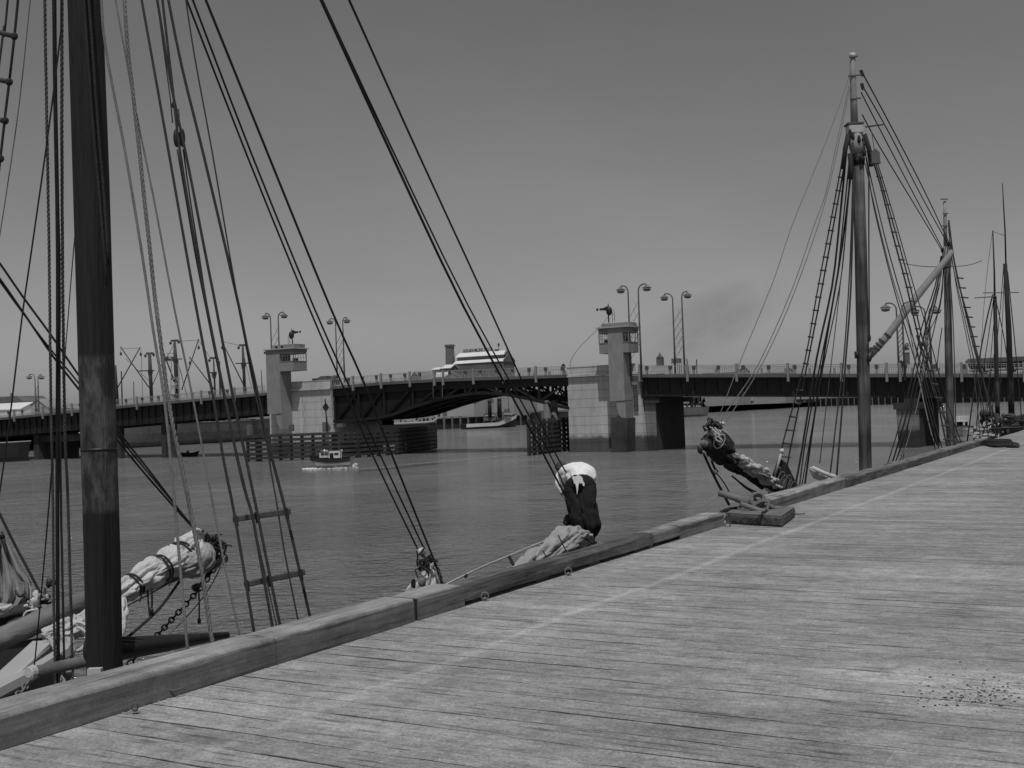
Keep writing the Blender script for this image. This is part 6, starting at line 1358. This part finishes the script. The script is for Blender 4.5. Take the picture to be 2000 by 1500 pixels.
mb = MB(); lump(mb, [PY(1385, 848, 23), PY(1398, 842, 23.2), PY(1414, 852, 23.4), PY(1424, 872, 23.7), PY(1420, 886, 23.9)], [.07, .13, .12, .11, .05], 4, .25, 18, 7); mb.build('jib_head', 'sailgrey', kc, True)
mb = MB(); lump(mb, [PY(1426, 888, 23.7), PY(1448, 903, 24.3), PY(1478, 922, 25.2), PY(1508, 946, 26.4), PY(1524, 964, 27)], [.07, .15, .19, .17, .1], 6, .28, 22, 5, 2.5, 6, pinch=(.5,)); mb.build('pale_staysail', 'sail', kc, True)
mb = MB(); mb.ball(PY(1410, 827, 23.2), .075, .06, .035, 12, 8); mb.build('canvas_cap', 'sail', kc, True)
mb = MB(); mb.ball(PY(1506, 959, 26.4), .05, .05, .05, 10, 7); mb.build('pale_fairlead', 'paintwhite', kc, True)
mb = MB()
for i in range(10):
    a = rnd.uniform(0, 6.28); x0, y0 = 1385+rnd.uniform(0, 14), 838+rnd.uniform(-6, 10); P = [PY(x0+k*rnd.uniform(1.5, 4), y0+k*rnd.uniform(1.5, 5.), 22.9-.04*k) for k in range(6)]; mb.tube(smooth_pts(P), .014, 5)
mb.torus(PY(1405, 862, 22.85), Vector((.5, 0, .8)), Vector((.8, 0, -.5)), .1, .014, 14, 5, 1.6); mb.build('tangled_lines', 'ropepale', kc, True)
mb = MB(); tangle(mb, 1398, 832, 23.0, 14, 5, 22, .018, 31); mb.build('shackles', 'dark', kc, True)
for px, a, b, wp in (([(1374, 885), (1388, 916), (1404, 948), (1424, 986)], 22.8, 23.6, 6), ([(1398, 922), (1412, 940), (1424, 960)], 23.2, 23.6, 3), ([(1427, 888), (1470, 912), (1518, 936)], 24, 26.8, 4.5), ([(1436, 934), (1452, 950), (1470, 962)], 24.3, 25.2, 3), ([(1430, 930), (1458, 952), (1480, 962)], 24.3, 25.2, 4), ([(1390, 900), (1396, 915), (1401, 921)], 23, 23.4, 6)):
    cr('bowsprit_guy', px, a, b, wp, foot=0)
mb = MB(); mb.ball(PY(1396, 922, 23.2), .05, .05, .05, 8, 6, jit=.4); mb.build('guy_lashing', 'ropepale', kc, True)
mb = MB(); mb.prism([PY(1500, 990, 26.9), PY(1514, 930, 26.9), PY(1526, 896, 26.9), PY(1538, 905, 26.9), PY(1552, 935, 26.9), PY(1572, 970, 26.9), PY(1575, 990, 26.9)], Vector((0, .35, 0))); mb.build('knightheads', 'mastdark', kc, bevel=.03)
mb = MB()
for i in range(9):
    a = PY(1520+i*4.5+rnd.uniform(-2, 2), 905+i*4+rnd.uniform(0, 16), 26.75-.01*i); l = rnd.uniform(.14, .26); mb.torus(a-Zv*l, Vector((.35, 0, 1)).normalized(), Vector((1, 0, -.35)).normalized()*.35, l*.75, .014, 16, 5, 1.)
mb.build('coiled_lines', 'ropegrey', kc, True)
mb = MB(); mb.ball(PY(1527, 881, 26.8), .06, .06, .06, 8, 6, jit=.3); mb.tube([PY(1527, 880, 26.8), PY(1515, 925, 26.8)], .03, 6); mb.build('pale_block', 'paintwhite', kc, True)
mb = MB(); lump(mb, [PY(1586, 912, 31), PY(1592, 922, 31), PY(1606, 930, 31), PY(1640, 936, 31)], [.07, .14, .14, .09], 5, .3, 16, 2); mb.tube([PY(1588, 914, 30.8), PY(1636, 936, 30.8)], .05, 8); mb.build('boomed_foresail', 'sail', kc, True)
# ================================================================== MOST DISTANT KETCH at the right edge
kd = thing('distant_ketch', 'rigged vessel farthest along the wharf, two bare masts at the right edge', 'ketch', W(K, 66, 0))
YD = yat(1944, 700); YE = yat(1966, 700)+2
hb, cap, dk = hullmesh(W(K+.3, 63, 0), U, 26, 3.6, 4.5, 4.1, 4.4); hb.build('hull', 'hullgrey', kd); dk.build('deck', 'deckwood', kd); cap.build('cap_rail', 'dark', kd)
spar('foremast', [(1950, 880), (1947, 740), (1943, 580)], YD, (9, 8.5, 7), 'mastdark', 10, kd)
spar('fore_topmast', [(1943, 600), (1942, 530), (1939, 450)], YD, (4.5, 3.5, 2.2), 'mastdark', 8, kd)
spar('mainmast', [(1978, 880), (1970, 640), (1963, 515)], YE, (12, 10.5, 7.5), 'mastdark', 12, kd)
spar('main_topmast', [(1965, 530), (1963, 450), (1960, 400), (1958, 358)], YE, (3.5, 3, 2.4, 1.6), 'mastdark', 8, kd)
spar('yard', [(1920, 572), (1990, 571)], YD-.2, 1.8, 'mastwood', 6, kd); spar('yard', [(1903, 582), (1946, 579)], YD-.2, 1.8, 'mastwood', 6, kd)
for px, wp in (([(1939, 575), (1924, 640), (1906, 740), (1889, 862)], 3), ([(1941, 580), (1930, 660), (1915, 760), (1903, 865)], 1.8), ([(1946, 590), (1957, 640), (1967, 700), (1976, 800)], 2), ([(1944, 600), (1935, 700), (1925, 860)], 1.5), ([(1938, 455), (1925, 560), (1915, 700), (1908, 855)], .9), ([(1938, 452), (1962, 460)], .9), ([(1960, 520), (1950, 640), (1930, 760), (1920, 858)], 1.6), ([(1968, 530), (1985, 700), (1998, 850)], 2.2), ([(1962, 520), (1955, 700), (1950, 858)], 1.4), ([(1950, 640), (1942, 740), (1936, 850)], 1.4), ([(1899, 700), (1915, 790), (1925, 862)], 1.4), ([(1956, 740), (1935, 800), (1900, 860)], 1.2)):
    rope('shroud', px, YD, YD, wp, kd)
mb = MB(); r5 = random.Random(5)
for i in range(60):
    a, b = r5.uniform(1918, 1985), r5.uniform(806, 840); mb.ball(PY(a, b-(3 if a < 1940 else -3), YD-.6), r5.uniform(.08, .3), .15, r5.uniform(.06, .18), 6, 4, jit=.6, seed=i)
lump(mb, [PY(1916, 806, YD-.8), PY(1934, 812, YD-.8), PY(1950, 832, YD-.8)], [.15, .28, .15], 5, .3, 14, 2); mb.build('stowed_gear', 'pile', kd, True)
mb = MB()
for i in range(30):
    a, b = r5.uniform(1898, 1950), r5.uniform(820, 860); mb.tube([PY(a, b, YD-1), PY(a+r5.uniform(-7, 7), b+r5.uniform(-16, 6), YD-1)], .035, 4)
for i in range(14): a, b = r5.uniform(1898, 1945), r5.uniform(838, 862); mb.ball(PY(a, b, YD-1.2), r5.uniform(.08, .25), .12, .08, 6, 4, jit=.5, seed=i)
mb.build('pale_deck_lines', 'ropepale', kd, True)
mb = MB(); mb.tube([PY(1902, 839, YD-1), PY(1998, 835, YD-1)], .06, 6); mb.tube([PY(1902, 856, YD-1), PY(1948, 854, YD-1)], .04, 6)
for x in range(1902, 1998, 9): mb.tube([PY(x, 838, YD-1), PY(x, 862, YD-1)], .035, 4)
mb.build('bulwark_rail', 'dark', kd)
# ================================================================== MOORING CLEAT on the kerb
bol = thing('mooring_bollard', 'iron mooring horns on a squat timber block, wound with heavy rope and chain', 'bollard', PZ(1470, 1030, WD))
fl, frr, br = PZ(1417, 1023, WD), PZ(1528, 1030, WD), PZ(1554, 1010, WD)
bk = fl+(br-frr); mb = MB(); hgt = .125
for k in range(1):
    base = [fl+Zv*.004, frr+Zv*.004, br+Zv*.004, bk+Zv*.004]; mb.hexa(base+[p+Zv*hgt for p in base])
blk = mb.build('timber_block', 'kerb_rough', bol, bevel=.025)
ctr = (fl+frr+br+bk)/4; mb = MB(); ax = (frr-fl).normalized(); ay = (br-frr).normalized(); mb.obox(ctr+Zv*(hgt+.012), ax*(frr-fl).length*.49, ay*(br-frr).length*.47, Zv*.008); mb.build('base_plate', 'ironpale', bol, bevel=.004)
def bp2(x, y): return PY(x, y, ctr.y+.1)
mb = MB(); mb.tube(smooth_pts([bp2(1490, 1006), bp2(1478, 990), bp2(1462, 982), bp2(1435, 972), bp2(1404, 963)]), [.065]*4+[.062]*4+[.054]*4+[.044]*5, 14); mb.build('upper_horn', 'ironpale', bol, True)
mb = MB(); q = ctr.y-.12; mb.tube(smooth_pts([PY(1508, 1004, q), PY(1496, 1001, q), PY(1474, 994, q), PY(1446, 984, q)]), [.042, .038, .034], 14); mb.torus(PY(1497, 999, q), Vector((.3, 0, 1)).normalized(), Vector((0, 1, 0)), .05, .014, 12, 6); mb.build('lower_horn', 'ironpale', bol, True)
mb = MB(); mb.ball(bp2(1494, 1003), .11, .12, .1, 12, 8, jit=.3); mb.build('horn_socket', 'iron', bol, True)
ln = thing('mooring_line', 'heavy mooring rope knotted over the iron horns with its tail on the planks', 'rope', PY(1480, 985, ctr.y))
for i, (c, R_, ax1, ax2) in enumerate((((1478, 976), .085, (.8, .1, .5), (-.4, .3, .8)), ((1484, 982), .1, (.9, -.3, -.2), (.1, .4, .9)), ((1488, 990), .1, (.9, .3, .1), (-.1, -.5, .8)), ((1474, 983), .075, (.3, .8, .4), (-.5, 0, .85)), ((1496, 994), .085, (.95, 0, -.3), (.2, .7, .6)))):
    mb = MB(); mb.torus(PY(c[0], c[1], ctr.y+.02), Vector(ax1).normalized(), Vector(ax2).normalized(), R_*.95, .024, 18, 8, 1.25); mb.build('turn', 'ropegrey', ln, True)
mb = MB(); tail = smooth_pts([PY(1492, 984, ctr.y), PY(1508, 990, ctr.y), PY(1520, 997, ctr.y), PZ(1534, 992, WD+.14), PZ(1550, 1003, WD+.04), PZ(1572, 1003, WD+.02)], 5); mb.tube(tail, [.035, .03, .026, .02, .012, .008], 8); mb.build('tail', 'ropegrey', ln, True)
_f = fl.lerp(frr, .66); _g = fl.lerp(frr, .42); chain(bol, [PY(1500, 998, ctr.y-.2), _f+Zv*(hgt+.04)+ay*.08, _f+Zv*(hgt+.02)-ay*.03, fl.lerp(frr, .55)+Zv*.07-ay*.035, _g+Zv*.03-ay*.04, fl.lerp(frr, .32)+Zv*.02-ay*.08], .045, .017, .008, 'dark')
ringb = PZ(1421, 1026, WD+.02); mb = MB(); mb.torus(ringb, Vector((1, 0, .2)).normalized(), Vector((0, .6, .8)), .035, .01, 10, 5); mb.build('eye', 'iron', bol, True)
mb = MB(); s_ = random.Random(9)
for i in range(6):
    a = ('L', -5.3); px0 = 1408+i*9; mb.tube(smooth_pts([PL(px0, 1000-i, -5.32), PL(px0+14, 994-i, -5.4), PL(px0+30, 992-i*1.4, -5.2)]), .02, 6)
mb.build('frayed_strands', 'rope', ln, True)
# rope coil and stub lying beyond the end of the kerb
mb = MB(); c = PZ(1948, 867, WD+.03)
for k in range(3): mb.torus(c+Zv*.05*k, V, U, .75-.08*k, .04, 22, 6, .6)
mb.tube(smooth_pts([PZ(1925, 866, WD+.05), PZ(1945, 871, WD+.05), PZ(1985, 868, WD+.05)]), .05, 6); mb.build('rope_coil', 'rope', label='dark rope coil lying past the far end of the kerb', cat='rope coil', smooth=True)
mb = MB(); lump(mb, [PZ(1968, 871, WD+.05), PZ(1980, 870, WD+.07), PZ(1990, 871, WD+.05)], [.06, .11, .06], 5, .3, 12, 2); mb.build('canvas_bundle', 'pile', label='small dark bundle lying at the far right end of the wharf', cat='bundle', smooth=True)
# ================================================================== SMOKE
m = bpy.data.materials.new('coal_smoke'); m.use_nodes = True; n = m.node_tree; n.nodes.remove(n.nodes['Principled BSDF'])
pv = n.nodes.new('ShaderNodeVolumePrincipled'); pv.inputs['Color'].default_value = (.12, .12, .12, 1); pv.inputs['Anisotropy'].default_value = .2
tc = n.nodes.new('ShaderNodeTexCoord'); ln_ = n.nodes.new('ShaderNodeVectorMath'); ln_.operation = 'LENGTH'
n.links.new(tc.outputs['Object'], ln_.inputs[0])
fall = mrange(n, ln_.outputs['Value'], .35, .98, 1., 0.)
ns = noi(n, tc.outputs['Object'], 2.6, 4, .6); dn = mth(n, 'MULTIPLY', mth(n, 'MULTIPLY', fall, mrange(n, ns, .28, .74, 0., 1.)), .055)
n.links.new(dn, pv.inputs['Density']); n.links.new(pv.outputs[0], n.nodes['Material Output'].inputs['Volume']); M['smoke'] = m
c = PY(1385, 630, 420); mb = MB(); mb.ball(Vector((0, 0, 0)), 1, 1, 1, 24, 14); o = mb.build('smoke_plume', 'smoke', label='faint dark coal smoke drifting over the bridge right of the second tower', cat='smoke', kind='stuff')
o.location = c; ax = (PY(1560, 540, 420)-PY(1250, 680, 420)); L = ax.length*.62; rotm = Vector((ax.x, 0, ax.z)).to_track_quat('X', 'Y'); o.rotation_euler = rotm.to_euler(); o.scale = (L, 16, 15)
